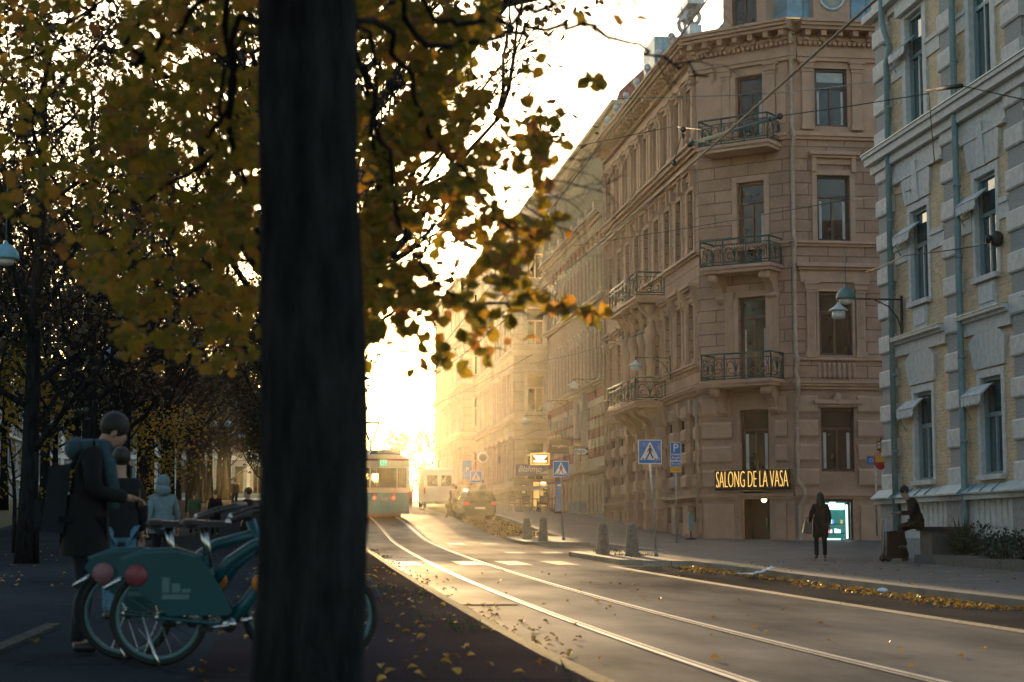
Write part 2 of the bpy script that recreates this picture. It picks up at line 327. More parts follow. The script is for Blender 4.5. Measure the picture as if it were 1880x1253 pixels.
def copy_tree(o, world=None, parent=None, label=None, group=None):
    c = o.copy(); COL.objects.link(c)
    if parent: c.parent = parent
    if world: c.matrix_basis = world; WM[c] = world
    else: WM[c] = WM[parent] @ c.matrix_basis
    for ch in list(o.children): copy_tree(ch, None, c)
    return tag(c, label, None, group)
def wallframe(o, u):                   # local x along the wall, y up, z out of the wall
    u = Vector(u).normalized(); n = u.cross(Vector((0, 0, 1)))
    return Matrix(((u.x, 0, n.x, o[0]), (u.y, 0, n.y, o[1]), (u.z, 1, n.z, o[2] if len(o) > 2 else 0), (0, 0, 0, 1)))
TEXTS = []
def text_mesh(name, s, size, mat, parent, world, ext=.006, sx=1.0, align='CENTER', shear=0, off=0):
    cu = bpy.data.curves.new(name, 'FONT'); cu.body = s; cu.size = size; cu.extrude = ext; cu.align_x = align; cu.align_y = 'CENTER'; cu.shear = shear; cu.resolution_u = 3; cu.offset = off
    cu.materials.append(M(mat)); o = bpy.data.objects.new(name, cu)
    o = put(o, parent, world @ Matrix.Diagonal((sx, 1, 1, 1))); TEXTS.append(o); return o

# ================================================================== GROUND
def frange(a, b, st):
    o = []; x = a
    while x < b-1e-6: o.append(x); x += st
    return o+[b]
YS = frange(-15, 8, 4)[:-1]+frange(8, 130, 1.0)[:-1]+frange(130, 400, 10)
def strip(name, mat, xa, xb, dz, ys=None, nx=1, label=None, kind='structure'):
    mb = MB().mat(mat); ys = ys or YS; vs = []; fs = []
    fa = xa if callable(xa) else (lambda y: xa); fb = xb if callable(xb) else (lambda y: xb)
    fz = dz if callable(dz) else (lambda x, y: zg(y)+dz)
    for y in ys:
        for k in range(nx+1):
            x = fa(y)+(fb(y)-fa(y))*k/nx; vs.append((x, y, fz(x, y)))
    for i in range(len(ys)-1):
        for k in range(nx): a = i*(nx+1)+k; fs.append((a, a+1, a+nx+2, a+nx+1))
    mb.add(vs, fs); return tag(mb.build(name), kind=kind)
g = MB().mat("ground_soil")
gy = frange(-60, 400, 10)+[600, 900]
gx = [-400, -60, 60, 400]
vs = [(x, y, (zg(y) if y < 400 else 3.2)-.12) for y in gy for x in gx]
g.add(vs, [(i*4+k, i*4+k+1, i*4+k+5, i*4+k+4) for i in range(len(gy)-1) for k in range(3)])
tag(g.build("ground"), kind='structure')
YK = sorted(set(YS+[a for a, b in KERB]+[y+.3 for y in (43, 52.6, 65, 72)]))
strip("road", "asphalt", lambda y: lkerbx(y)-.05, lambda y: kerbx(y)+.02, 0, YK, 6)
strip("parking_bay", "asphalt_bay", 8.0, lambda y: kerbx(y)-.01, .004, frange(8, 43, 1))
strip("parking_bay", "asphalt_bay", 8.9, lambda y: kerbx(y)-.01, .004, frange(73.4, 120, 1))
# right pavement with its kerb stones
KW = .32
strip("pavement", "paving", lambda y: kerbx(y)+KW, 34, .13, YK, 2)
kb = MB().mat("kerb_stone")
for a, b in zip(YK, YK[1:]):
    if b > 200 or a < 5: continue
    xa, xb = kerbx(a), kerbx(b); za, zb = zg(a), zg(b)
    kb.hexa([(xa, a, za-.2), (xa+KW, a, za-.2), (xb+KW, b, zb-.2), (xb, b, zb-.2), (xa, a, za+.133), (xa+KW, a, za+.138), (xb+KW, b, zb+.138), (xb, b, zb+.133)])
tag(kb.build("kerb"), kind='structure')
# left kerb, verge and the tree-lined path
simple("kerb_granite", (.055, .058, .055), .9, var=.35, scale=9, bump=.5, spec=.08)
lk = MB().mat("kerb_granite")
for a, b in zip(YS, YS[1:]):
    if b > 140 or a < 2: continue
    xa, xb = lkerbx(a), lkerbx(b); za, zb = zg(a), zg(b)
    lk.hexa([(xa-.16, a, za-.2), (xa, a, za-.2), (xb, b, zb-.2), (xb-.16, b, zb-.2), (xa-.16, a, za+.142), (xa, a, za+.13), (xb, b, zb+.13), (xb-.16, b, zb+.142)])
tag(lk.build("kerb"), kind='structure')
strip("verge", "verge_gravel", -.55, lambda y: lkerbx(y)-.16, lambda x, y: gz(x, y), None, 4)
strip("path", "asphalt_path", -12, -.55, lambda x, y: gz(x, y), None, 4)
strip("lawn", "grass_green", -40, -12, lambda x, y: gz(x, y), None, 1)
e_ = MB().mat("kerb_granite")           # the edging stones along the path near the parked bicycles
for k in range(9):
    y0 = 17.4-k*.8; za, zb = gz(-2.1, y0-.78), gz(-2.1, y0)
    e_.hexa([(-2.2, y0-.78, za-.1), (-2.07, y0-.78, za-.1), (-2.07, y0, zb-.1), (-2.2, y0, zb-.1), (-2.2, y0-.78, za+.03), (-2.07, y0-.78, za+.03), (-2.07, y0, zb+.03), (-2.2, y0, zb+.03)])
tag(e_.build("edging_strip"), kind='structure')
# setts line along the parking bay
strip("setts_line", "setts", 7.74, 7.98, .007, frange(10, 43.4, 1))
# tram rails (grooved: head, groove, guard)
def trackx(Y):
    t = min(1, max(0, (Y-18)/78)); return 4.03+1.15*t*t*(3-2*t)
YR = frange(3, 130, 1.5)+[150, 180]
for s in (-1, 1):
    mb = MB()
    for o0, o1, mt, dz in ((-.028, .028, "rail_steel", .012), (.028, .072, "rubber", .005), (.072, .10, "rail_steel", .010)):
        mb.mat(mt)
        for a, b in zip(YR, YR[1:]):
            xa = trackx(a)+s*.72; xb = trackx(b)+s*.72; p, q = (o0, o1) if s < 0 else (-o1, -o0)
            mb.quad((xa+p, a, zg(a)+dz), (xa+q, a, zg(a)+dz), (xb+q, b, zg(b)+dz), (xb+p, b, zg(b)+dz))
    tag(mb.build("tram_rail"), kind='structure')
# crossing blocks
mb = MB().mat("paint_white")
for Y, xs in ((46, (3.1, 4.65, 5.8, 7.0)), (56.5, (7.2, 8.35)), (67.8, (6.4, 7.7)), (52.0, (2.9, 3.6))):
    for x in xs: 
        hl_ = 1.7 if Y == 46 else .8; ys_ = [Y-hl_+k*hl_/4 for k in range(9)]
        for a, b in zip(ys_, ys_[1:]): mb.quad((x-.30, a, zg(a)+.007), (x+.30, a, zg(a)+.007), (x+.30, b, zg(b)+.007), (x-.30, b, zg(b)+.007))
tag(mb.build("road_marking"), kind='structure')
# patched asphalt trench across the lane
mb = MB().mat("asphalt_bay")
for (x0, x1, y0, y1) in ((2.2, 3.25, 25.0, 25.35),):
    mb.quad((x0, y0, zg(y0)+.004), (x1, y0-.1, zg(y0)+.004), (x1, y1, zg(y1)+.004), (x0, y1, zg(y1)+.004))
tag(mb.build("asphalt_patch"), kind='structure')
mb = MB().mat("grass_green")
for k in range(160):
    x = rnd.uniform(9.0, 9.9); y = rnd.choice((rnd.gauss(49, .4), rnd.gauss(47.9, .5), rnd.gauss(52.3, .3))); z = zg(y)+.13; a = rnd.uniform(0, 6.28); h = rnd.uniform(.03, .10)
    mb.add([(x-.02*math.cos(a), y-.02*math.sin(a), z), (x+.02*math.cos(a), y+.02*math.sin(a), z), (x+rnd.uniform(-.03, .03), y, z+h)], [(0, 1, 2)])
for k in range(700):
    y = rnd.uniform(10, 60); x = lkerbx(y)-.2-abs(rnd.gauss(0, .5)); z = gz(x, y)
    if noise.noise((x*.6, y*.25, 3)) < .12: continue
    a = rnd.uniform(0, 6.28); h = rnd.uniform(.03, .09)
    mb.add([(x-.015*math.cos(a), y-.015*math.sin(a), z), (x+.015*math.cos(a), y+.015*math.sin(a), z), (x+rnd.uniform(-.04, .04), y, z+h)], [(0, 1, 2)])
tag(mb.build("grass"), kind='stuff')
# fallen leaves
LEAF2 = [(0, -.5), (.22, -.38), (.42, -.12), (.36, .16), (.16, .40), (0, .62), (-.16, .40), (-.36, .16), (-.42, -.12), (-.22, -.38)]
def add_leaf(mb, p, size, R, curl=.25):
    vs = [Vector(p)]
    for x, y in LEAF2: vs.append(Vector(p)+R @ Vector((x*size, y*size, (abs(x)*curl-abs(y)*curl*.4)*size)))
    n = len(LEAF2); mb.add(vs, [(0, 1+k, 1+(k+1) % n) for k in range(n)])
def rot_rand(r):
    return Matrix.Rotation(r.uniform(0, 6.283), 3, 'Z') @ Matrix.Rotation(r.uniform(0, 3.1), 3, 'X') @ Matrix.Rotation(r.uniform(0, 6.283), 3, 'Z')
mb = MB().mat("leaf_litter")
def drop(x, y, size):
    R = Matrix.Rotation(rnd.uniform(0, 6.28), 3, 'Z') @ Matrix.Rotation(rnd.uniform(-.5, .5), 3, 'X') @ Matrix.Rotation(rnd.uniform(-.5, .5), 3, 'Y')
    add_leaf(mb, (x, y, gz(x, y)+.015+rnd.random()*.02), size, R, .5)
for k in range(1500):
    y = rnd.uniform(14, 42.5); d = abs(rnd.gauss(0, .42))
    if rnd.random() < .06: d = rnd.uniform(0, 2.4)
    x = kerbx(y)-.05-d
    if noise.noise((x*.8, y*.35, 0))+(.55-d*.7) < .05: continue
    drop(x, y, rnd.uniform(.055, .10))
for k in range(1500):
    y = rnd.uniform(73.5, 92); x = rnd.uniform(8.9, 11.1)
    drop(x, y, rnd.uniform(.06, .11))
for k in range(420):
    y = rnd.uniform(12, 60)**1; x = lkerbx(y)+abs(rnd.gauss(0, .28))+.02
    if noise.noise((y*.4, 0, 5)) < -.05: continue
    drop(x, y, rnd.uniform(.05, .09))
for k in range(280):
    y = rnd.uniform(8, 40); x = rnd.uniform(-.6, 2.0); drop(x, y, rnd.uniform(.05, .09))
for k in range(160):
    y = rnd.uniform(9, 60); x = rnd.uniform(-7, -.5); drop(x, y, rnd.uniform(.05, .09))
for k in range(120):
    y = rnd.uniform(18, 43); x = rnd.uniform(10, 15); drop(x, y, rnd.uniform(.05, .085))
for k in range(60):
    y = rnd.uniform(12, 42); x = rnd.uniform(2.6, 8); drop(x, y, rnd.uniform(.05, .085))
tag(mb.build("fallen_leaves"), kind='stuff')

# ================================================================== WINDOWS AND WALLS
_win = {}
def win_meshes(w, h, style):
    k = (round(w, 3), round(h, 3), style)
    if k in _win: return _win[k]
    fr, tr, mull, fm, gm = {'brown': (.09, .68, 1, "window_brown", "glass_dark"), 'door': (.10, .76, 1, "window_brown", "glass_dark"), 'grey': (.07, .62, 1, "window_grey", "glass_teal"),
              'plain': (.07, .66, 1, "window_brown", "glass_dark"), 'arch': (.06, .7, 0, "window_brown", "glass_dark"), 'cream': (.07, .66, 1, "trim_cream", "glass_dark")}[style]
    f = MB().mat(fm); hw = w/2
    if style == 'arch':
        n = 8; pts = [(-hw, 0)]+[(hw, 0)]+[(hw*math.cos(math.pi*i/n)*1.0, h-hw*1.2+hw*1.2*math.sin(math.pi*i/n)) for i in range(n+1)]
        g = MB().mat(gm); g.prism(pts, 2, -.02, 0.0)
        f.tube([(x, y, .02) for x, y in pts]+[(-hw, 0, .02)], .05, 4); f.box(-.03, .03, 0, h-.1, .0, .05); f.box(-hw, hw, h*.6, h*.6+.07, .0, .05)
    else:
        f.box(-hw, -hw+fr, 0, h, 0, .09); f.box(hw-fr, hw, 0, h, 0, .09); f.box(-hw+fr, hw-fr, 0, fr, 0, .087); f.box(-hw+fr, hw-fr, h-fr, h, 0, .087)
        f.box(-hw+fr, hw-fr, h*tr-.05, h*tr+.05, .0, .075)
        f.box(-.045, .045, fr, h*tr-.05, .0, .07)
        f.box(-hw+fr+.0, -hw+fr+.05, fr, h*tr-.05, .0, .05); f.box(hw-fr-.05, hw-fr, fr, h*tr-.05, .0, .05)
        g = MB().mat(gm); g.box(-hw+fr*.6, hw-fr*.6, fr*.6, h-fr*.6, -.02, .02)
    _win[k] = (f.mesh("window"), g.mesh("pane")); return _win[k]
def window(parent, Mx, u, v, w, h, style, depth=.22, curtain=0):
    f, g = win_meshes(w, h, style); W = Mx @ Matrix.Translation((u, v, -depth))
    o = put(bpy.data.objects.new("window", f), parent, W); put(bpy.data.objects.new("pane", g), o, W)
    if curtain:
        cw = w*rnd.uniform(.09, .24)
        def cur(*b): c = MB().mat("curtain"); c.box(*b); put(bpy.data.objects.new("curtain", c.mesh("curtain")), o, W)
        for s in (-1, 1):
            if curtain == 3 and s < 0: continue
            x = s*(w/2-.10-cw/2); cur(x-cw/2, x+cw/2, .12, h*.62, .021, .028)
        if curtain == 2: cur(-w/2+.13, w/2-.13, h*rnd.uniform(.70, .85), h-.12, .021, .028)
    return o
def wall(mb, u0, u1, v0, v1, ops, depth=.26, w=0.0, rv=None):
    us = sorted(set([u0, u1]+[a for o in ops for a in o[:2] if u0 < a < u1])); vs = sorted(set([v0, v1]+[a for o in ops for a in o[2:4] if v0 < a < v1]))
    for i in range(len(us)-1):
        for j in range(len(vs)-1):
            a, b, c, d = us[i], us[i+1], vs[j], vs[j+1]; mu, mv = (a+b)/2, (c+d)/2
            if any(o[0] < mu < o[1] and o[2] < mv < o[3] for o in ops): continue
            mb.quad((a, c, w), (b, c, w), (b, d, w), (a, d, w))
    mb = rv or mb
    for a, b, c, d in ops:
        mb.quad((a, c, w), (a, c, w-depth), (a, d, w-depth), (a, d, w)); mb.quad((b, c, w-depth), (b, c, w), (b, d, w), (b, d, w-depth))
        mb.quad((a, d, w), (a, d, w-depth), (b, d, w-depth), (b, d, w)); mb.quad((a, c, w-depth), (a, c, w), (b, c, w), (b, c, w-depth))
def band(mb, u0, u1, v, steps):        # moulding: (height, projection) from the bottom up
    for h, p in steps: mb.box(u0, u1, v, v+h, -.05, p); v += h
def hood(mb, u, v, w):
    mb.box(u-w/2-.12, u+w/2+.12, v, v+.22, 0, .10); mb.box(u-w/2-.24, u+w/2+.24, v+.22, v+.32, 0, .28); mb.box(u-w/2-.34, u+w/2+.34, v+.32, v+.44, 0, .40)
    for s in (-1, 1): mb.box(u+s*(w/2+.13)-.09, u+s*(w/2+.13)+.09, v-.30, v+.22, 0, .24)
def surround(mb, u, v, w, h, t=.16, p=.07):
    mb.box(u-w/2-t, u-w/2-.004, v-.05, v+h+t, 0, p); mb.box(u+w/2+.004, u+w/2+t, v-.05, v+h+t, 0, p); mb.box(u-w/2-.004, u+w/2+.004, v+h+.004, v+h+t, 0, p-.003)
def pilaster(mb, u, v0, v1, w=.34, p=.14, flutes=0):
    mb.box(u-w/2-.05, u+w/2+.05, v0, v0+.22, 0, p+.05); mb.box(u-w/2, u+w/2, v0+.22, v1-.42, 0, p)
    for k in range(flutes): x = u-w/2+.05+(w-.1)*(k+.5)/flutes; mb.box(x-.018, x+.018, v0+.7, v1-.5, p-.01, p+.028)
    mb.box(u-w/2-.03, u+w/2+.03, v1-.42, v1-.30, 0, p+.04); mb.box(u-w/2-.07, u+w/2+.07, v1-.30, v1-.10, 0, p+.09); mb.box(u-w/2-.12, u+w/2+.12, v1-.10, v1, 0, p+.14)
def railing(parent, Mx, u0, u1, v, d, h=1.02, mat="iron_green", panels=3, ends=(1, 1)):
    r = MB().mat(mat); r.frame(Mx)
    def side(a, b, n):
        a = Vector(a); b = Vector(b); t = b-a; L = t.length; t.normalize(); up = Vector((0, 1, 0))
        for k, rr in ((h, .038), (h*.80, .023), (.14, .023), (.05, .024)): r.tube([a+up*k, b+up*k], rr, 5)
        for i in range(n+1):
            q = a+(b-a)*i/n; r.tube([q, q+up*h], .030, 5)
        for i in range(n):
            c = a+(b-a)*(i+.5)/n; pw = L/n*.40
            for s in (-1, 1):
                P = lambda x, y: c+t*(s*x*pw)+up*(h*y)
                r.tube([P(0, .14), P(.05, .35), P(.25, .58), P(.6, .72), P(.85, .66), P(.95, .50)], .018, 4)
                r.tube([P(0, .14), P(.30, .26), P(.62, .24), P(.80, .34), P(.74, .44), P(.55, .42)], .018, 4)
                r.tube([P(.0, .35), P(.18, .68), P(.35, .78)], .015, 4); r.tube([P(1, .14), P(.98, .6), P(1.05, .8)], .015, 4)
            r.tube([c+up*(h*.14), c+up*(h*.80)], .016, 4)
    if ends[0]: side((u0, v, .02), (u0, v, d), 1)
    side((u0, v, d), (u1, v, d), panels)
    if ends[1]: side((u1, v, d), (u1, v, .02), 1)
    return put(bpy.data.objects.new("railing", r.mesh("railing")), parent, None)
def solid(mb, poly, z0, z1):           # closed core behind the facades
    mb.prism(poly, 2, z0, z1)

# ------------------------------------------------------------------ SALMON CORNER HOUSE
A = (16.5, 70.5); B = (19.55, 67.8); FAR = 91.5; ZR = 19.0
salmon = empty("corner_house", (20, 80, zg(75)), 0, "salmon stucco corner house with green iron balconies and a blue copper roof", "building")
FS = wallframe((16.5, FAR), (0, -1, 0)); LS = FAR-70.5
FC = wallframe(A, (.749, -.663, 0)); LC = 4.07
FE = wallframe(B, (1, 0, 0)); LE = 12.0
BAY = [1.35+i*(LS-2.7)/8 for i in range(9)]
WW = 1.16
g1 = MB().mat("stucco_rustic"); up = MB().mat("stucco_blocks"); top = MB().mat("stucco_plain"); trim = MB().mat("stucco_trim"); base = MB().mat("stucco_base")
def wins(Mx, us, lv, w, style="brown", skip=()):
    for i, u in enumerate(us):
        for (v, h) in lv:
            window(salmon, Mx, u, v, w, h, style, .24, curtain=rnd.choice((0, 0, 1, 2, 3)))
LV0, LV1, LV2, LV3 = (2.45, 2.4), (6.85, 2.4), (11.2, 2.45), (15.5, 2.2)
# street side
for b_, ops in ((g1, [(u-WW/2, u+WW/2, 2.45, 4.85) for u in BAY]+[(u-.5, u+.5, .55, 1.2) for u in BAY]),):
    b_.frame(FS); wall(b_, 0, LS, -.9, 5.7, ops)
up.frame(FS); wall(up, 0, LS, 5.7, 15.05, [(u-WW/2, u+WW/2, v, v+h) for u in BAY for v, h in (LV1, LV2)])
top.frame(FS); wall(top, 0, LS, 15.05, ZR, [(u-WW/2, u+WW/2, *(15.5, 17.7)) for u in BAY])
wins(FS, BAY, (LV0, LV1, LV2, LV3), WW)
for u in BAY: window(salmon, FS, u, .55, 1.0, .65, "plain", .24)
trim.frame(FS)
for i, u in enumerate(BAY):
    surround(trim, u, LV1[0], WW, LV1[1]); surround(trim, u, LV2[0], WW, LV2[1]); surround(trim, u, LV3[0], WW, LV3[1], .12, .05)
    hood(trim, u, LV2[0]+LV2[1]+.42, WW); hood(trim, u, LV1[0]+LV1[1]+.22, WW)
    for s in (-1, 1): pilaster(trim, u+s*.83, LV1[0]-.1, LV1[0]+LV1[1]+.22, .22, .12); pilaster(trim, u+s*.88, 15.4, 17.95, .26, .16)
    trim.box(u-.16, u+.16, 4.87, 5.4, 0, .2)
PIERS = [0]+[(a+b)/2 for a, b in zip(BAY, BAY[1:])]+[LS]
for k, p in enumerate(PIERS):          # bulging rusticated courses between the ground-floor windows
    hw = .52 if 0 < k < len(PIERS)-1 else .6
    for j in range(4):
        v = 1.9+j*.92; a, b = max(0.01, p-hw), min(LS-.01, p+hw)
        trim.prism([(v, 0), (v, .10), (v+.10, .20), (v+.46, .20), (v+.56, .10), (v+.56, 0)], 0, a, b)
    trim.box(max(.01, p-.42), min(LS-.01, p+.42), .1, 1.25, 0, .12)
    if k % 2 == 0: trim.box(max(.01, p-.3), min(LS-.01, p+.3), -.8, .1, 0, .2)
for p in PIERS[3:7]:                   # columns of the middle bays
    for j in range(14): v = -.6+j*.44; q_ = .26 if j % 2 else .34; trim.box(p-q_, p+q_, v, v+.43, 0, q_+.10)
band(trim, 0, LS, 1.42, [(.10, .12), (.12, .24)])
band(trim, 0, LS, 5.55, [(.12, .12), (.10, .25), (.06, .34)]); band(trim, 0, LS, 6.62, [(.1, .14), (.08, .22)])
band(trim, 0, LS, 10.95, [(.1, .10), (.10, .22)]); band(trim, 0, LS, 14.98, [(.12, .12), (.16, .28), (.08, .40)])
def entab(mb, u0, u1):
    band(mb, u0, u1, 17.95, [(.14, .12), (.10, .18), (.10, .10), (.30, .06), (.10, .14), (.12, .20)])
    n = int((u1-u0)/.62)
    for k in range(n):
        u = u0+(k+.5)*(u1-u0)/n; mb.box(u-.11, u+.11, 18.80, 19.0, 0, .62); mb.box(u-.08, u+.08, 18.68, 18.80, 0, .36)
    n = int((u1-u0)/.2)
    for k in range(n): u = u0+(k+.5)*(u1-u0)/n; mb.box(u-.055, u+.055, 18.52, 18.66, .05, .26)
    band(mb, u0-.0, u1+.0, 19.0, [(.12, .72), (.12, .84), (.10, .92)])
entab(trim, 0, LS)
# chamfered corner with the salon door
g1.frame(FC); UC = 2.37
wall(g1, 0, LC, -.9, 5.7, [(UC-.62, UC+.62, 2.45, 4.85), (UC-.62, UC+.62, -.9, 1.72)], .3)
up.frame(FC); wall(up, 0, LC, 5.7, 15.05, [(UC-.6, UC+.6, 6.0, 9.15), (UC-.6, UC+.6, 10.35, 13.55)])
top.frame(FC); wall(top, 0, LC, 15.05, ZR, [(UC-.6, UC+.6, 14.9+.15, 17.6)])
window(salmon, FC, UC, 2.45, 1.24, 2.4, "brown", .24, 1)
for v, h in ((6.0, 3.15), (10.35, 3.2), (15.05, 2.55)): window(salmon, FC, UC, v, 1.2, h, "door", .24, rnd.choice((1, 3)))
trim.frame(FC)
for j in range(4):
    v = 1.9+j*.92
    for a, b in ((.1, UC-.95), (UC+.95, LC-.25)): trim.prism([(v, 0), (v, .05), (v+.08, .10), (v+.58, .10), (v+.66, .05), (v+.66, 0)], 0, a, b)
for a, b in ((.12, UC-.9), (UC+.9, LC-.35)):
    trim.box(a, b, -.1, 1.25, 0, .07)
base.frame(FC)
for a, b in ((.0, UC-.7), (UC+.7, LC)): base.box(a, b, -.9, -.25, 0, .16)
for v, h in ((6.0, 3.15), (10.35, 3.2), (15.05, 2.55)): surround(trim, UC, v, 1.2, h, .22, .08)
for s in (-1, 1):
    pilaster(trim, UC+s*1.0, 6.0, 9.35, .34, .12, 3); pilaster(trim, UC+s*1.0, 15.3, 17.95, .34, .13); trim.box(UC+s*1.42-.2, UC+s*1.42+.2, 15.6, 17.4, 0, .05)
band(trim, 0, LC, 1.42, [(.10, .06), (.12, .14)]); band(trim, 0, LC, 5.55, [(.12, .12), (.10, .22), (.06, .3)]); band(trim, 0, LC, 10.95, [(.1, .10), (.10, .2)])
band(trim, 0, LC, 14.98, [(.12, .12), (.14, .22)]); entab(trim, -.35, LC+.35)
# cross-street side
UE = [1.75, 5.6, 9.5]; WE = 1.34
g1.frame(FE); wall(g1, 0, LE, -.9, 5.7, [(u-WE/2, u+WE/2, 2.45, 4.85) for u in UE]+[(UE[0]-.60, UE[0]+.56, -.42, 1.4)], .3)
up.frame(FE); wall(up, 0, LE, 5.7, 15.05, [(u-WE/2, u+WE/2, v, v+h) for u in UE for v, h in (LV1, (11.15, 2.5))])
top.frame(FE); wall(top, 0, LE, 15.05, ZR, [(u-WE/2, u+WE/2, 15.5, 17.7) for u in UE])
for u in UE:
    for v, h in (LV0, LV1, (11.15, 2.5), LV3): window(salmon, FE, u, v, WE, h, "brown", .22, rnd.choice((0, 1, 2)))
trim.frame(FE)
for u in UE:
    surround(trim, u, 11.15, WE, 2.5, .2, .08); hood(trim, u, 14.05, WE); surround(trim, u, 6.85, WE, 2.4, .1, .06); trim.box(u-1.5, u+1.5, 10.05, 10.15, 0, .22); trim.box(u-1.6, u+1.6, 10.15, 10.3, 0, .34); trim.box(u-1.4, u+1.4, 9.6, 10.05, 0, .08)
    for s in (-1, 1): pilaster(trim, u+s*1.0, 6.75, 9.6, .36, .13, 3); pilaster(trim, u+s*1.02, 15.35, 17.95, .4, .14)
    for k in range(8): x = u-.7+k*.2; trim.lathe([(.05, 5.95), (.09, 6.1), (.04, 6.3), (.07, 6.45), (.05, 6.55)], 8, (x, 0, .02), 1)
    trim.box(u-.8, u+.8, 4.9, 5.0, 0, .1); trim.box(u-.95, u+.95, 5.0, 5.15, 0, .2); trim.ball((u, 5.2, .12), .17, .24, .12)
    for a, b in ((u-1.75, u-.8), (u+.8, u+1.9)):
        for j in range(4): v = 1.9+j*.92; trim.prism([(v, 0), (v, .04), (v+.08, .09), (v+.58, .09), (v+.66, .04), (v+.66, 0)], 0, a, b)
trim.box(2.6, 4.7, -.25, 1.2, 0, .05); trim.box(.22, 1.0, -.25, 1.2, 0, .05)
band(trim, 0, LE, 1.42, [(.10, .06), (.12, .14)]); band(trim, 0, LE, 5.55, [(.12, .12), (.10, .22), (.06, .3)]); band(trim, 0, LE, 6.65, [(.1, .12)]); band(trim, 0, LE, 10.95, [(.1, .10), (.10, .2)]); band(trim, 0, LE, 14.98, [(.12, .12), (.14, .22)])
entab(trim, .35, LE)
FARW = wallframe((30, FAR), (-1, 0, 0)); g1.frame(FARW); wall(g1, 0, 13.5, -1, ZR, [])
core = [(16.85, FAR-.1), (16.85, 70.7), (B[0]+.15, 68.15), (32, 68.15), (32, FAR-.1)]
g1.frame(Matrix.Identity(4)); solid(g1, core, 1.95, ZR); solid(g1, [(19.2, FAR-.1), (19.2, 72.2), (21.0, 70.4), (32, 70.4), (32, FAR-.1)], -1, 1.95)
w_ = g1.build("ground_floor_wall", salmon); up.build("upper_wall", salmon); top.build("attic_wall", salmon); trim.build("stucco_mouldings", salmon); base.build("plinth", salmon)
# balconies
def balcony(Mx, u0, u1, v, d, panels, consoles, th=.22):
    s = MB().mat("stucco_trim").frame(Mx); s.box(u0-.08, u1+.08, v-.12, v, 0, d+.08); s.box(u0, u1, v-.12-th*.6, v-.12, 0, d)
    for u in consoles:
        s.prism([(v-.25, 0), (v-.25, d*.85), (v-.42, d*.86), (v-.60, d*.62), (v-.75, d*.42), (v-1.05, d*.25), (v-1.25, .16), (v-1.32, 0)], 0, u-.17, u+.17)
        s.lathe([(.16, u-.2), (.16, u+.2)], 10, (0, v-.42, d*.72), 0); s.lathe([(.13, u-.2), (.13, u+.2)], 10, (0, v-1.08, .17), 0)
    o = put(bpy.data.objects.new("balcony", s.mesh("balcony")), salmon, None)
    railing(o, Mx, u0, u1, v, d, 1.0, "iron_green", panels); return o
for v in (5.92, 10.25, 14.85):
    balcony(FC, UC-1.72, UC+1.3, v, 1.1, 3, (UC-1.3, UC+.95) if v < 14 else ())
b1 = balcony(FS, FAR-83.9, FAR-77.2, 10.2, 1.25, 4, ()); b2 = balcony(FS, FAR-83.9, FAR-77.2, 5.75, 1.35, 4, [FAR-83.3, FAR-81.6, FAR-79.5, FAR-77.8])
s = MB().mat("stucco_trim").frame(FS)
for u in (FAR-83.2, FAR-81.6, FAR-79.5, FAR-77.9):   # figures carrying the upper balcony
    s.lathe([(.24, 5.75), (.24, 6.3), (.17, 6.4), (.15, 7.2), (.22, 7.7), (.17, 8.1), (.28, 8.6), (.22, 8.9), (.10, 9.0), (.15, 9.15), (.15, 9.35), (.24, 9.5), (.34, 9.7), (.34, 9.95)], 10, (u, 0, .55), 1)
    s.prism([(9.9, 0), (9.9, 1.1), (9.6, .9), (9.2, .35), (8.6, .2), (8.6, 0)], 0, u-.2, u+.2)
s.build("figure_bracket", salmon)
# drainpipes
for Mx, u, vv in ((FE, .08, (18.7, 15.2, 15.0, 11.3, 11.0, 6.9, 6.6, 6.1, 5.5, 1.9)), (FC, -.12, (5.3,)), (FS, .12, (18.5,))):
    p = MB().mat("drainpipe_salmon").frame(Mx)
    if len(vv) > 1:
        p.tube([(u-.12, 18.9, .45), (u, 18.5, .16), (u, 15.4, .16), (u+.03, 15.1, .34), (u+.03, 14.95, .34), (u, 14.6, .16), (u, 11.35, .16), (u+.03, 11.1, .30), (u, 10.8, .16), (u, 6.95, .16), (u+.03, 6.7, .28), (u+.03, 6.5, .28), (u, 6.2, .14), (u+.03, 5.9, .3), (u+.03, 5.5, .34), (u, 5.2, .16), (u, 2.1, .16), (u+.22, 1.75, .26), (u+.22, 1.4, .28), (u+.06, 1.1, .14), (u+.06, -.32, .13), (u+.06, -.42, .3)], .085, 8)
        for v in (17, 13, 9, 4, 2.6, .3): p.lathe([(.1, v), (.1, v+.06)], 8, (u+(.06 if v < 1 else 0), 0, .15), 1)
    else: p.tube([(u, vv[0], .3), (u, vv[0]-.5, .15), (u, -.6 if Mx is FC else .6, .15)], .07, 8)
    p.build("drainpipe", salmon)
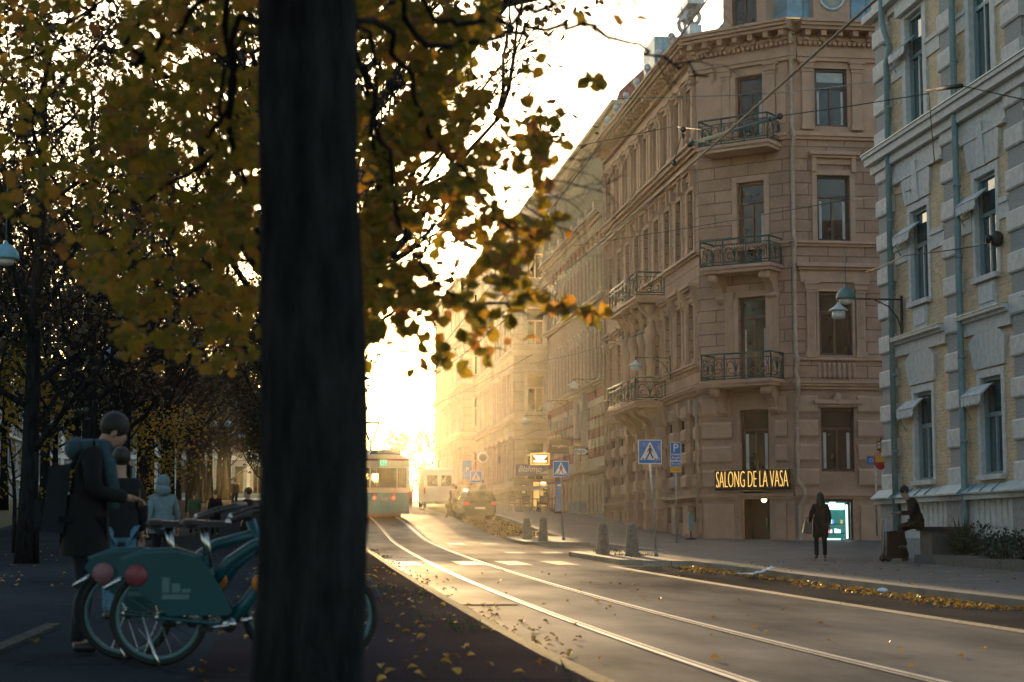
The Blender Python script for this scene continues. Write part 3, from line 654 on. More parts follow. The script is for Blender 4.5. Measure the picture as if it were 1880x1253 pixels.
# mansard roof, oculus and dormers
rf = MB().mat("copper_blue")
def ring(off, z): q_ = off if off < 0 else 1.0+off*3.2; return [(16.5+q_, FAR, z), (16.5+q_, 70.5+off*.25, z), (B[0]+off*.4, 67.8+off, z), (34, 67.8+off, z)]
R0, R1, R2 = ring(-.75, 19.38), ring(.05, 19.55), ring(1.0, 23.4)
for P, Q in ((R0, R1), (R1, R2)):
    for i in range(3): rf.quad(P[i], P[i+1], Q[i+1], Q[i])
rf.add(R2+[(34, FAR, 23.4)], [(0, 1, 2, 3, 4)])
for i in range(3):                     # standing seams
    a, b, c, d = (Vector(q) for q in (R1[i], R1[i+1], R2[i+1], R2[i])); n = max(2, int((b-a).length/.65))
    for k in range(1, n): rf.tube([a+(b-a)*k/n, d+(c-d)*k/n], .03, 4)
rf.build("roof", salmon)
def ball_finial(x, y, z):
    f = MB().mat("zinc"); f.lathe([(.20, z-.1), (.2, z+.15), (.10, z+.25), (.06, z+.45), (.10, z+.55)], 10, (x, y, 0)); f.ball((x, y, z+.72), .17); return f.build("finial", salmon)
for k in range(8): ball_finial(16.2, 71.3+k*2.6, 19.6)
dm = MB().mat("stucco_trim").frame(FC); dm.box(UC-.95, UC-.55, 19.3, 22.0, -1.2, .35); dm.box(UC+.55, UC+.95, 19.3, 22.0, -1.2, .35); dm.box(UC-.55, UC+.55, 21.4, 22.0, -1.2, .04); dm.box(UC-1.1, UC+1.1, 22.0, 22.2, -1.3, .2)
d_ = dm.build("dormer", salmon); window(d_, FC, UC, 19.3, 1.1, 2.1, "door", -.2)
dm = MB().mat("stucco_trim").frame(FE); dm.box(UE[0]-.75, UE[0]+.75, 19.5, 21.5, -1.6, .30); dm.mat("zinc"); dm.torus((UE[0], 20.35, .32), .50, .07, 'z', 20, 6); dm.mat("curtain"); dm.lathe([(.48, .30), (.48, .33)], 20, (UE[0], 20.35, 0), 2)
dm.build("oculus_dormer", salmon)
sc_ = MB().mat("zinc").frame(FS)
for u in (LS-.3, LS-1.5): sc_.box(u-.4, u+.4, 19.4, 19.9, -.2, .3); sc_.torus((u, 20.3, .1), .3, .09, 'x', 14, 5); sc_.box(u-.5, u+.5, 20.7, 20.9, -.3, .4)
sc_.build("parapet_scroll", salmon)
ch = MB().mat("copper_blue"); ch.box(18.5, 21, 88.5, 91.3, 19, 24.2); ch.build("chimney", salmon)
# doorway, inside of the salon and shop window
dr = MB().mat("door_dark").frame(FC); dr.box(UC-.62, UC+.62, -.6, 1.72, -1.4, -1.3); dr.box(UC-.62, UC-.58, -.6, 1.72, -1.3, -.28); dr.box(UC+.60, UC+.66, -.6, 1.8, -1.3, -.28); dr.box(UC-.66, UC+.66, 1.70, 1.78, -1.3, -.05); dr.box(UC-.62, UC+.62, -.62, -.5, -1.3, .1); dr.box(UC-.6, UC+.2, -.5, 1.7, -.9, -.84)
d_ = dr.build("door", salmon)
h = MB().mat("chrome").frame(FC); h.tube([(UC+.1, .3, -.8), (UC+.1, .8, -.8)], .02, 6); h.build("handle", d_)
sh = MB().mat("shop_teal").frame(FC); sh.box(UC+.12, UC+.62, .05, .9, -1.28, -1.24); sh.mat("shop_white"); sh.box(UC+.12, UC+.62, .84, .9, -1.24, -1.1); sh.mat("shop_goods_white"); sh.box(UC+.14, UC+.6, .05, .33, -1.23, -1.1)
for k in range(4): sh.box(UC+.16+k*.12, UC+.22+k*.12, .42, .56, -1.23, -1.15)
tag(sh.build("display_shelf"), "lit teal display shelf glowing inside the dark salon doorway", "shelf")
lg = MB().mat("lamp_warm").frame(FC); lg.ball((UC+.32, 1.42, -.12), .11); lg.mat("wire_dark"); lg.tube([(UC+.32, 1.52, -.12), (UC+.32, 1.72, -.12)], .015, 5)
tag(lg.build("globe_lamp"), "small glowing globe lamp hanging in the salon doorway", "lamp")
sw = MB().mat("window_brown").frame(FE); u = UE[0]-.02; a, b = u-.58, u+.58
sw.box(a, a+.07, -.42, 1.4, -.2, -.1); sw.box(b-.07, b, -.42, 1.4, -.2, -.1); sw.box(a+.07, b-.07, 1.3, 1.4, -.2, -.1); sw.box(a+.07, b-.07, -.42, -.36, -.2, -.1)
sw.mat("shop_teal"); sw.box(a, b, -.42, 1.4, -.9, -.85); sw.box(a+.07, b-.07, -.42, -.38, -.85, -.2)
shopw = sw.build("shop_window", salmon)
tb = MB().mat("shop_white").frame(FE); tb.box(a+.1, b-.1, 1.02, 1.26, -.84, -.8); tb.box(b-.14, b-.08, -.35, 1.2, -.5, -.44); tb.lathe([(.12, 1.27), (.12, 1.3)], 12, (u-.1, 0, -.45), 1); tb.build("light_tube", shopw)
for r_, (v, its) in enumerate(((.48, "wywwb...y"), (.12, "wwpw.ggw."), (-.18, "gggggggg."), (-.40, "bwbpbpbw."))):
    s = MB().mat("door_dark").frame(FE); s.box(a+.08, b-.25, v-.03, v, -.84, -.4)
    o = s.build("shelf", shopw); q = MB().frame(FE)
    for k, c in enumerate(its):
        if c == '.': continue
        q.mat({'w': "shop_goods_white", 'y': "shop_goods_yellow", 'b': "shop_goods_blue", 'p': "shop_goods_pink", 'g': "shop_goods_white"}[c])
        x = a+.14+k*.085; hh = .14+.06*((k*7+r_*3) % 4)/3 if r_ < 2 else .1; q.box(x, x+.06, v, v+hh, -.55, -.48)
    tag(q.build("goods", o), kind='stuff')
q = MB().mat("sign_white").frame(FE); q.box(b-.36, b-.1, -.36, -.08, -.24, -.23); q.build("notice", shopw)
sgn = MB().mat("sign_black").frame(FC); sgn.box(UC-1.62, UC+1.62, 1.80, 2.58, .16, .28)
sg = tag(sgn.build("shop_sign"), "long black sign with gold lit letters over the salon door", "sign")
text_mesh("lettering", "SALONG DE LA VASA", .95, "gold_glow", sg, FC @ Matrix.Translation((UC, 2.19, .30)), .012, .345, off=-.022)

def zmap(z): return z*(1.017+.0016*z) if z > 0 else z
def restretch(root):
    for o in root.children_recursive:
        if o.type != 'MESH': continue
        if o.name.startswith(("window", "pane", "curtain")):
            if o.name.startswith("window"):
                t = WM[o].translation.z; W = Matrix.Translation((0, 0, zmap(t)-t)) @ WM[o] @ Matrix.Diagonal((1, 1.017+.0032*max(t, 0), 1, 1)); o.matrix_basis = WM[o.parent].inverted() @ W
        else:
            for v in o.data.vertices: v.co.z = zmap(v.co.z)
restretch(salmon)
# ------------------------------------------------------------------ PALE BRICK HOUSE ON THE NEAR RIGHT
YB = 48.3
pale = empty("brick_house", (22, 40, zg(40)), 0, "pale yellow brick house with grey granite quoins and tall narrow windows", "building")
FB = wallframe((16.5, YB), (0, -1, 0)); LB = 19.0
PIL = [.7, 5.65, 9.75, 14.2]; PW = (1.3, 1.15, 1.15, 1.2); UB = [3.2, 7.75, 12.0, 16.4]; WB = 1.3
bw = MB().mat("brick_yellow").frame(FB); gl = MB().mat("granite_light").frame(FB); gb = MB().mat("granite_base").frame(FB)
B0, B1, B2 = (1.42, 2.25), (6.0, 2.35), (10.65, 2.75)
wall(bw, 0, LB, 1.2, 15.0, [(u-WB/2, u+WB/2, v, v+h) for u in UB for v, h in (B0, B1, B2)], .24, 0, gl)
for u in UB:
    for v, h in (B0, B1, B2): window(pale, FB, u, v, WB, h, "grey", .17, rnd.choice((0, 3)))
    for v, h in (B0, B1):
        surround(gl, u, v, WB, h, .18, .035)
        n = 7; ww_ = WB+.55                                   # fan of voussoirs with a stepped keystone
        for k in range(n):
            t0, t1 = k/n, (k+1)/n; x0, x1 = u-ww_/2+ww_*t0, u-ww_/2+ww_*t1; lo = v+h+.22
            hi = lambda t: lo+.62+.34*(1-(2*t-1)**2); sp = lambda t: (t-.5)*.36
            gl.hexa([(x0+.008, lo, -.1), (x1-.008, lo, -.1), (x1-.008, lo, .06), (x0+.008, lo, .06), (x0+sp(t0)+.008, hi(t0), -.1), (x1+sp(t1)-.008, hi(t1), -.1), (x1+sp(t1)-.008, hi(t1), .10), (x0+sp(t0)+.008, hi(t0), .10)])
        if v > 5: gl.prism([(v+h+.2, 0), (v+h+.2, .08), (v+h+1.22, .15), (v+h+1.22, 0)], 0, u-.16, u+.16)
        gl.box(u-WB/2-.12, u+WB/2+.12, v-.12, v, -.2, .14)
    gl.box(u-.52, u+.52, 5.28, 5.85, 0, .05); gl.box(u-.42, u+.42, 5.38, 5.78, .05, .075)
    surround(gl, u, B2[0], WB, B2[1], .28, .05); gl.box(u-WB/2-.35, u+WB/2+.35, 13.5, 13.75, 0, .2)
for p, pw in zip(PIL, PW):
    v = 1.2; k = 0; gd = MB().mat("granite_dark").frame(FB)
    while v < 14.9:
        h = .46; bl = k % 2 == 0; gd.mat("granite_light" if bl else "granite_dark").box(p-(pw/2 if bl else pw/2-.10), p+(pw/2 if bl else pw/2-.10), v, min(v+h, 14.95), 0, .10 if bl else .06)
        if bl: gd.prism([(v+.0, .10), (v+.04, .13), (v+h-.04, .13), (v+h, .10)], 0, p-pw/2+.05, p+pw/2-.05)
        v += h+.002; k += 1
    gb.box(p-pw/2, p+pw/2, -.9, .92, 0, .16); gd.build('quoin', pale)
gb.box(0, LB, -.9, -.05, 0, .12); gl.box(0, LB, -.05, 1.0, -.05, .05)
for i, (a, b) in enumerate(zip([p+w_/2 for p, w_ in zip(PIL, PW)], [p-w_/2 for p, w_ in zip(PIL[1:], PW[1:])]+[LB])):   # blind tooth panel of the plinth
    n = int((b-a)/.34)
    for k in range(n): x = a+.1+(k+.5)*(b-a-.2)/n; gl.box(x-.11, x+.11, .22, .88, .05, .085)
zn = MB().mat("copper_blue").frame(FB); zn.prism([(.98, 0), (.98, .32), (1.02, .32), (1.22, .08), (1.22, 0)], 0, -.3, LB)
for k in range(26): x = .2+k*.74; zn.tube([(x, 1.035, .32), (x, 1.235, .07)], .014, 4)
for p in PIL: zn.prism([(.98, .3), (.98, .42), (1.02, .42), (1.24, .16), (1.24, .06)], 0, p-.75, p+.75)
gl.box(-.2, LB, .86, .975, 0, .26)
# string courses between the quoins, the big cornice
for i, (a, b) in enumerate(zip([0]+[p+w_/2 for p, w_ in zip(PIL, PW)], [p-w_/2 for p, w_ in zip(PIL, PW)]+[LB])):
    if b-a < .1: continue
    gl.box(a, b, 4.72, 5.02, 0, .10); gl.box(a, b, 5.02, 5.10, 0, .18); gl.box(a, b, 5.10, 5.18, 0, .28); gl.box(a, b, 9.35, 9.80, 0, .06); gl.box(a, b, 9.25, 9.33, 0, .12); 
    um = [u for u in UB if a < u < b]
    for c, d in ([(a, um[0]-.86), (um[0]+.86, b)] if um else [(a, b)]):
        if d-c > .05: gl.box(c, d, 7.5, 7.62, 0, .08); gl.box(c, d, 7.15, 7.5, 0, .04); gl.box(c, d, 12.0, 12.35, 0, .04); gl.box(c, d, 12.35, 12.45, 0, .08)
    gl.box(a, b, 13.8, 14.0, 0, .1); gl.box(a, b, 14.5, 15.0, 0, .1)
    zn.box(a, b, 5.18, 5.20, 0, .30)
gl.box(-.12, LB, 9.82, 10.06, 0, .20); gl.box(-.22, LB, 10.06, 10.26, 0, .34); gl.box(-.25, LB, 10.26, 10.36, 0, .40); zn.box(-.27, LB, 10.362, 10.385, 0, .43)
gl.box(-.3, LB, 14.0, 14.2, 0, .3); gl.box(-.4, LB, 15.0, 15.5, 0, .8)
bk = wallframe((28, YB), (-1, 0, 0)); bw.frame(bk); wall(bw, 0, 11.5, -.9, 15, [])
bw.frame(Matrix.Identity(4)); solid(bw, [(17.0, YB-.05), (17.0, YB-LB), (30, YB-LB), (30, YB-.05)], -1, 15.4)
bw.build("wall", pale); gl.build("granite_trim", pale); gb.build("plinth", pale); zn.build("metal_flashing", pale)
for u, v0 in ((1.45, 15), (6.4, 15)):
    p = MB().mat("pipe_teal").frame(FB)
    p.tube([(u, v0, .3), (u, 14.6, .2), (u, .7, .2), (u, .3, .22), (u, -.3, .2)] if u > 5 else [(u, v0, .3), (u, 13.7, .3), (u+.2, 13.3, .3), (u+.2, 12.9, .14), (u, 12.5, .2), (u, -.4, .22)], .085, 8)
    for v in (13, 11.3, 8.3, 6.6, 4.2, 2.2): p.lathe([(.105, v), (.105, v+.07)], 8, (u, 0, .18), 1)
    p.build("drainpipe", pale)
for u, v, h in [(UB[0], *B0), (UB[0], *B1), (UB[0], *B2), (UB[1], *B0), (UB[1], *B1), (UB[2], *B1), (UB[2], *B0)]:   # folded window awnings
    a = MB().mat("awning_cloth").frame(FB); t = v+h
    a.hexa([(u-WB/2+.03, t-.06, -.06), (u+WB/2-.03, t-.06, -.06), (u+WB/2-.03, t-.06, -.02), (u-WB/2+.03, t-.06, -.02), (u-WB/2+.03, t-.36, .24), (u+WB/2-.03, t-.36, .24), (u+WB/2-.03, t-.32, .28), (u-WB/2+.03, t-.32, .28)])
    a.box(u-WB/2+.03, u+WB/2-.03, t-.50, t-.335, .25, .262)
    for k in range(6): x = u-WB/2+.14+k*.2; a.prism([(x-.09, t-.5), (x+.09, t-.5), (x+.05, t-.56), (x-.05, t-.56)], 2, .25, .262)
    a.mat("window_grey"); 
    for s_ in (-1, 1): a.tube([(u+s_*(WB/2-.04), t-.95, -.04), (u+s_*(WB/2-.04), t-.36, .25)], .012, 4)
    a.build("window_awning", pale)
sp = MB().mat("sign_blue").frame(FB); sp.mat("car_black"); sp.box(.28, .66, 2.28, 2.68, .30, .315); s_ = tag(sp.build("number_plate"), "small dark blue house number plate on the corner quoin of the pale brick house", "sign")
text_mesh("lettering", "57", .2, "sign_white", s_, FB @ Matrix.Translation((.47, 2.48, .317)), .003)
restretch(pale)
# ------------------------------------------------------------------ STRIPED BRICK HOUSE
Y0, Y1 = 91.7, 113.0
stripe = empty("brick_house", (20, 102, zg(102)), 0, "striped red and cream brick house with pointed arches and a tall greenish mansard", "building")
FR = wallframe((16.5, Y1), (0, -1, 0)); LR = Y1-Y0
a1 = MB().mat("brick_striped").frame(FR); a2 = MB().mat("brick_warm").frame(FR); tr = MB().mat("trim_cream").frame(FR); bs = MB().mat("granite_base").frame(FR)
U8 = [1.3+k*1.26 for k in range(16)]
pw8 = .62
og = [(u-pw8/2, u+pw8/2, 4.3, 6.9) for u in U8 if abs(u-(Y1-99.3)) > 1.5]
o1 = [(u-pw8/2, u+pw8/2, 8.6, 11.3) for u in U8]; o2 = [(u-pw8/2, u+pw8/2, 13.2, 15.5) for u in U8]; ob = [(u-.35, u+.35, 1.9, 3.2) for u in U8 if abs(u-(Y1-99.3)) > 1.5]
DP = Y1-99.3
wall(a1, 0, LR, 3.5, 8.0, og+[(DP-.95, DP+.95, 3.5, 7.2)], .35); wall(a2, 0, LR, 8.0, 17.0, o1+o2, .35); a3 = MB().mat("brick_warm").frame(FR); wall(a3, 0, LR, -.3, 3.5, ob+[(DP-.95, DP+.95, .3, 3.5)], .35)
for a, b, c, d in og+o1+o2: window(stripe, FR, (a+b)/2, c, pw8, d-c, "arch", .3)
for a, b, c, d in ob: window(stripe, FR, (a+b)/2, c, .7, d-c, "plain", .3)
for a, b, c, d in og+o1+o2:
    u = (a+b)/2; n = 6
    tr.tube([(u-.42, d-.5, .05)]+[(u-.42*math.cos(math.pi*i/n), d-.45+.55*math.sin(math.pi*i/n)**.8, .06) for i in range(n+1)]+[(u+.42, d-.5, .05)], .07, 5)
for u in [x-.63 for x in U8]+[U8[-1]+.63]:
    tr.lathe([(.10, 8.3), (.07, 8.6), (.07, 10.6), (.12, 10.8)], 8, (u, 0, .05), 1); tr.lathe([(.10, 13.0), (.07, 13.2), (.07, 15.0), (.12, 15.2)], 8, (u, 0, .05), 1)
    tr.lathe([(.12, 1.2), (.07, 1.4), (.07, 2.7), (.14, 2.95), (.17, 3.2)], 8, (u, 0, .12), 1)
band(tr, 0, LR, 3.35, [(.1, .16), (.08, .45), (.05, .5)]); band(tr, 0, LR, 7.85, [(.14, .1), (.12, .24), (.10, .4)]); band(tr, 0, LR, 12.55, [(.12, .12), (.12, .3)]); band(tr, 0, LR, 16.6, [(.15, .14), (.15, .32), (.12, .5), (.1, .62)])
for k in range(36): tr.box(.2+k*.59, .45+k*.59, 16.25, 16.6, 0, .25)
for k in range(9): tr.box(.6+k*2.45, 1.2+k*2.45, 17.12, 17.6, -.1, .55)
a1.lathe([(.01, 0), (.33, 0), (.33, .03)], 14, (0, -9, 0), 2)
for k in range(14): a1.lathe([(.34, .02), (.34, .05), (.02, .06)], 14, (1.3+k*1.45, 16.0, 0), 2)
bs.box(0, LR, -.6, 1.15, 0, .22)
for p in (DP-1.35, DP+1.35): bs.box(p-.4, p+.4, -.6, 1.9, .2, .55); tr.box(p-.22, p+.22, 1.9, 7.9, 0, .3)
n = 10
tr.tube([(DP-1.05, 4.6, .12)]+[(DP-1.05*math.cos(math.pi*i/n), 5.2+2.3*math.sin(math.pi*i/n)**.75, .14) for i in range(n+1)]+[(DP+1.05, 4.6, .12)], .16, 6)
a1.frame(Matrix.Identity(4)); solid(a1, [(16.88, Y1-.05), (16.88, Y0+.05), (30, Y0+.05), (30, Y1-.05)], -1, 17.0)
a1.build("banded_wall", stripe); a2.build("brick_wall", stripe); a3.build("ground_floor_wall", stripe); tr.build("stone_trim", stripe); bs.build("plinth", stripe)
dr = MB().mat("door_dark").frame(FR); dr.box(DP-.95, DP+.95, .3, 7.2, -.34, -.28); dr.mat("window_brown"); dr.box(DP-.04, DP+.04, .4, 4.4, -.28, -.22); dr.box(DP-.95, DP+.95, 4.4, 4.6, -.28, -.2); dr.build("portal_door", stripe)
ms = MB().mat("mansard_green").frame(FR); ms.quad((0, 17.0, .1), (LR, 17.0, .1), (LR, 22.4, -.9), (0, 22.4, -.9)); ms.quad((LR, 17, .1), (LR, 17, -10), (LR, 22.4, -10), (LR, 22.4, -.9)); ms.quad((0, 17, -10), (0, 17, .1), (0, 22.4, -.9), (0, 22.4, -10))
for k in range(39): x = k*.55; ms.tube([(x, 17.0, .12), (x, 22.4, -.88)], .03, 4)
ms.mat("trim_cream"); ms.box(-.1, LR+.1, 22.4, 22.7, -10, -.55); ms.box(-.2, LR+.2, 22.7, 22.9, -10, -.3)
for k in range(36): ms.box(.2+k*.59, .42+k*.59, 22.15, 22.4, -.9, -.55)
ms.build("mansard_roof", stripe)
gm = MB().mat("red_gable"); gm.prism([(17.2, 22.9), (24, 22.9), (24, 24.0), (19.5, 25.6), (17.4, 23.6)], 1, 92.2, 92.6); gm.build("firewall", stripe)
# ------------------------------------------------------------------ TAN CORNER HOUSE AND THE HOUSES BEYOND IT
def row_house(name, label, x0, y0, y1, ztop, mat, bays, floors, trimm, facew=2.8, roofh=3.0, style="cream"):
    r = empty(name, (x0+6, (y0+y1)/2, zg((y0+y1)/2)), 0, label, "building")
    FF = wallframe((x0, y1), (0, -1, 0)); L = y1-y0; wl = MB().mat(mat).frame(FF); t = MB().mat(trimm).frame(FF); z0 = zg(y0)
    us = [L*(k+.5)/bays for k in range(bays)]; vs_ = [z0+1.0+k*(ztop-z0-1.2)/floors for k in range(floors)]; fh = (ztop-z0-1.2)/floors
    ops = [(u-.55, u+.55, v+.8, v+.8+fh*.56) for u in us for v in vs_]
    wall(wl, 0, L, z0-1, ztop, ops, .3)
    FN = wallframe((x0, y0), (1, 0, 0)); us2 = [facew*.5]+[facew+2.2+k*3 for k in range(3)]
    wl.frame(FN); ops2 = [(u-.6, u+.6, v+.8, v+.8+fh*.56) for u in us2 for v in vs_]; wall(wl, 0, 12, z0-1, ztop, ops2, .3)
    for a, b, c, d in ops: window(r, FF, (a+b)/2, c, 1.1, d-c, style, .26)
    for a, b, c, d in ops2: window(r, FN, (a+b)/2, c, 1.2, d-c, style, .26)
    wl.frame(Matrix.Identity(4)); solid(wl, [(x0+.35, y1-.02), (x0+.35, y0+.35), (x0+12, y0+.35), (x0+12, y1-.02)], z0-1, ztop)
    for Fx, Lx, uu, of in ((FF, L, us, .0), (FN, 12, us2, .01)):
        t.frame(Fx)
        for v in vs_: t.box(-.1, Lx+.1, v+.1+of, v+.3, -.05, .22); t.box(-.15, Lx+.15, v+.3, v+.42+of, -.05, .34)
        for u in uu:
            for v in vs_: surround(t, u, v+.8, 1.15, fh*.56, .18, .09); t.box(u-.9, u+.9, v+.8+fh*.56+.2, v+.8+fh*.56+.36, 0, .3)
        band(t, -.3, Lx+.3, ztop-.6, [(.2, .2), (.2, .45+of), (.2, .7)])
    wl.build("wall", r); t.build("mouldings", r)
    rf = MB().mat("roof_dark"); rf.hexa([(x0, y0, ztop+.01), (x0+12, y0, ztop+.01), (x0+12, y1, ztop+.01), (x0, y1, ztop+.01), (x0+2, y0+2, ztop+roofh), (x0+10, y0+2, ztop+roofh), (x0+10, y1-1, ztop+roofh), (x0+2, y1-1, ztop+roofh)])
    rf.build("roof", r); return r
tan = row_house("corner_house", "tan corner house behind the cafe terrace, fading into the sun haze", 14.6, 115.0, 138, 20.5, "tan_blocks", 8, 4, "tan_trim")
row_house("town_house", "hazy house beyond the tan corner house where the street meets the glare", 13.6, 138.1, 165, 20.0, "tan_blocks", 8, 4, "tan_trim")
# left side of the avenue, behind the trees
lefts = []
for k, (x, ya, yb, zt) in enumerate(((-26, 70, 112, 17), (-26, 114, 150, 19), (-26, 152, 205, 18))):
    lab = ("grey house behind the avenue trees, nearest on the dark left side", "tall grey house in the middle of the row behind the dark avenue trees", "grey house at the far end of the row behind the dark avenue trees")[k]
    r = empty("town_house", (x-6, (ya+yb)/2, zg((ya+yb)/2)), 0, lab, "building"); L = yb-ya
    FL = wallframe((x, ya), (0, 1, 0)); wl = MB().mat("grey_render").frame(FL); t = MB().mat("granite_light").frame(FL); n = int(L/3.4); us = [L*(i+.5)/n for i in range(n)]
    ops = [(u-.6, u+.6, v, v+2.2) for u in us for v in (2.5, 6.5, 10.3)]; wall(wl, 0, L, -1, zt, ops, .3)
    for a, b, c, d in ops: window(r, FL, (a+b)/2, c, 1.2, 2.2, "plain", .25)
    for u in us:
        for v in (2.5, 6.5, 10.3): surround(t, u, v, 1.25, 2.2, .16, .07)
    for v in (1.6, 5.4, 9.3, zt-.4): t.box(-.1, L+.1, v, v+.3, 0, .25)
    FN = wallframe((x-12, ya), (1, 0, 0)); wl.frame(FN); wall(wl, 0, 12, -1, zt, []); wl.frame(Matrix.Identity(4)); solid(wl, [(x-.35, ya+.05), (x-.35, yb), (x-12, yb), (x-12, ya+.05)], -1, zt)
    wl.build("wall", r); t.build("mouldings", r); rf = MB().mat("roof_dark"); rf.hexa([(x-12, ya, zt+.01), (x, ya, zt+.01), (x, yb, zt+.01), (x-12, yb, zt+.01), (x-8, ya+2, zt+4), (x-3, ya+2, zt+4), (x-3, yb-2, zt+4), (x-8, yb-2, zt+4)]); rf.build("roof", r)
# pale facade closing the tree-lined path
r = empty("town_hall", (-9, 236, 3.2), 0, "pale stone building with tall windows closing the view along the tree-lined path", "building")
FN = wallframe((-30, 230), (1, 0, 0)); wl = MB().mat("grey_render").frame(FN); t = MB().mat("granite_light").frame(FN); us = [1.2+k*2.3 for k in range(12)]
ops = [(u-.55, u+.55, v, v+3.4) for u in us for v in (5.4, 10.5)]; wall(wl, 0, 27.5, 0, 17, ops, .3)
for a, b, c, d in ops: window(r, FN, (a+b)/2, c, 1.1, 3.4, "plain", .25)
for u in us: t.box(u+.95, u+1.35, 4.8, 15.5, 0, .25)
for v in (4.3, 9.6, 15.6): t.box(-.2, 27.7, v, v+.5, 0, .35)
wl.frame(Matrix.Identity(4)); solid(wl, [(-30, 230.4), (-2.5, 230.4), (-2.5, 244), (-30, 244)], 0, 17); wl.build("wall", r); t.build("mouldings", r)
rf = MB().mat("roof_dark"); rf.hexa([(-30, 230, 17.01), (-2.5, 230, 17.01), (-2.5, 244, 17.01), (-30, 244, 17.01), (-28, 235, 21), (-5, 235, 21), (-5, 240, 21), (-28, 240, 21)]); rf.build("roof", r)

# ================================================================== TREES
def grow(r, H, trunk_r, spread, nlimb, depth=3, base=.28, up=.35):
    """tubes (list of (points, radii)) and twig tips for one tree standing at the origin"""
    tubes = []; tips = []
    tp = []; rr = []
    n = 7; dx, dy = 0, 0
    for i in range(n+1):
        t = i/n; dx += r.uniform(-.12, .12); dy += r.uniform(-.12, .12); tp.append(Vector((dx*t, dy*t, H*.92*t))); rr.append(trunk_r*(1.25 if i == 0 else 1-.85*t))
    tubes.append((tp, rr, 8))
    def branch(p, d, L, rad, lev):
        m = 4 if lev < 2 else 3; pts = [p]; q = p.copy(); dd = d.normalized()
        for i in range(m):
            dd = (dd+Vector((r.uniform(-.28, .28), r.uniform(-.28, .28), r.uniform(-.12, .22)+(up*.25 if lev == 0 else 0)))).normalized(); q = q+dd*(L/m); pts.append(q)
        tubes.append((pts, [rad*(1-.75*i/m) for i in range(m+1)], 5 if lev == 0 else 4 if lev == 1 else 3))
        if lev >= depth: tips.extend(pts[1:]); return
        k = (5, 5, 4)[min(lev, 2)]
        for j in range(k):
            i = r.randint(1, m); a = pts[i]; ax = Vector((r.uniform(-1, 1), r.uniform(-1, 1), r.uniform(-.5, .8)))
            branch(a, (dd+ax*.9), L*r.uniform(.42, .62), rad*.42, lev+1)
        tips.append(pts[-1])
    for k in range(nlimb):
        t = base+(1-base)*(k+.5)/nlimb; i = t*n; a = tp[int(i)].lerp(tp[min(n, int(i)+1)], i-int(i)); an = k*2.4+r.uniform(-.4, .4)
        L = spread*(1.05-.65*abs(t-.45)/.55)*r.uniform(.75, 1.1)
        branch(a, Vector((math.cos(an), math.sin(an), r.uniform(.0, .5)+up)), L, trunk_r*.36*(1.15-t*.6), 0)
    return tubes, tips
def tree_meshes(seed, H, tr_, spread, nlimb, nleaf, lsize, lmat, depth=2, base=.28):
    r = random.Random(seed); tubes, tips = grow(r, H, tr_, spread, nlimb, depth, base)
    a = MB().mat("bark"); b = MB().mat("bark")
    for k, (p, rr, n) in enumerate(tubes): (a if k == 0 else b).tube(p, rr, n, cap=(k == 0))
    c = MB().mat(lmat)
    for k in range(nleaf):
        p = r.choice(tips)+Vector((r.gauss(0, .22), r.gauss(0, .22), r.gauss(0, .20))); R = rot_rand(r); s = lsize*r.uniform(.6, 1.25)
        c.add([p+R @ Vector((x*s, y*s, z*s)) for x, y, z in ((0, -.6, 0), (.42, -.1, .1), (.2, .45, 0), (0, .6, -.05), (-.2, .45, 0), (-.42, -.1, .1))], [(0, 1, 2, 3, 4, 5)])
    return a.mesh("trunk"), b.mesh("branches"), c.mesh("crown")
def plant_tree(meshes, x, y, rz, s, label, group=None, name="avenue_tree", cat="tree"):
    r = empty(name, (x, y, gz(x, y)-.05), rz, label, cat, group); W = WM[r] @ Matrix.Diagonal((s, s, s, 1))
    t = put(bpy.data.objects.new("trunk", meshes[0]), r, W); c = put(bpy.data.objects.new("crown", meshes[2]), r, W); put(bpy.data.objects.new("branches", meshes[1]), r, W); return r
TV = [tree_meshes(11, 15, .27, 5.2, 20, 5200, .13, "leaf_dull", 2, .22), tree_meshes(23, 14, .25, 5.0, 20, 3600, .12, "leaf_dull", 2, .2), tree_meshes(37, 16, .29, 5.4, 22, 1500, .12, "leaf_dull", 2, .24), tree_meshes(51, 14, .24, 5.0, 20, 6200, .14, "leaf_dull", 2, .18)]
rt = random.Random(5)
k = 0
for X, ys, lab in ((0.15, [26, 36, 46]+list(range(160, 200, 10)), "dark tree in the avenue row along the street kerb behind the big trunk"),
                   (-5.3, [40, 49, 58, 67, 77, 87, 98, 110, 122, 136, 150, 166, 184], "dark tree in the middle avenue row left of the path"),
                   (-10.2, [47, 55.5, 66, 77, 88, 100, 113, 127, 142, 158, 176, 196], "dark tree in the outer avenue row farthest from the street")):
    for i, y in enumerate(ys):
        l2 = lab; grp = None
        if i == 0 and X < -1: l2 = "nearest thick dark trunk of the middle avenue row at the left of the path" if X > -6 else "nearest thin dark trunk of the outer avenue row at the far left edge"
        else: grp = {0.15: "avenue trees in the kerb row", -5.3: "avenue trees in the middle row", -10.2: "avenue trees in the outer row"}[X]
        ml = TV[k % 4] if X < 0 or y > 40 else TV[(1, 3)[k % 2]]
        plant_tree(ml, X+rt.uniform(-.3, .3), y, rt.uniform(0, 6.28), rt.uniform(.9, 1.12), l2, grp); k += 1
LOWT = tree_meshes(67, 14, .20, 3.6, 30, 9000, .20, "leaf_dull", 2, .16)  # narrow dense crowns, shaped and placed to cast shade on the verge
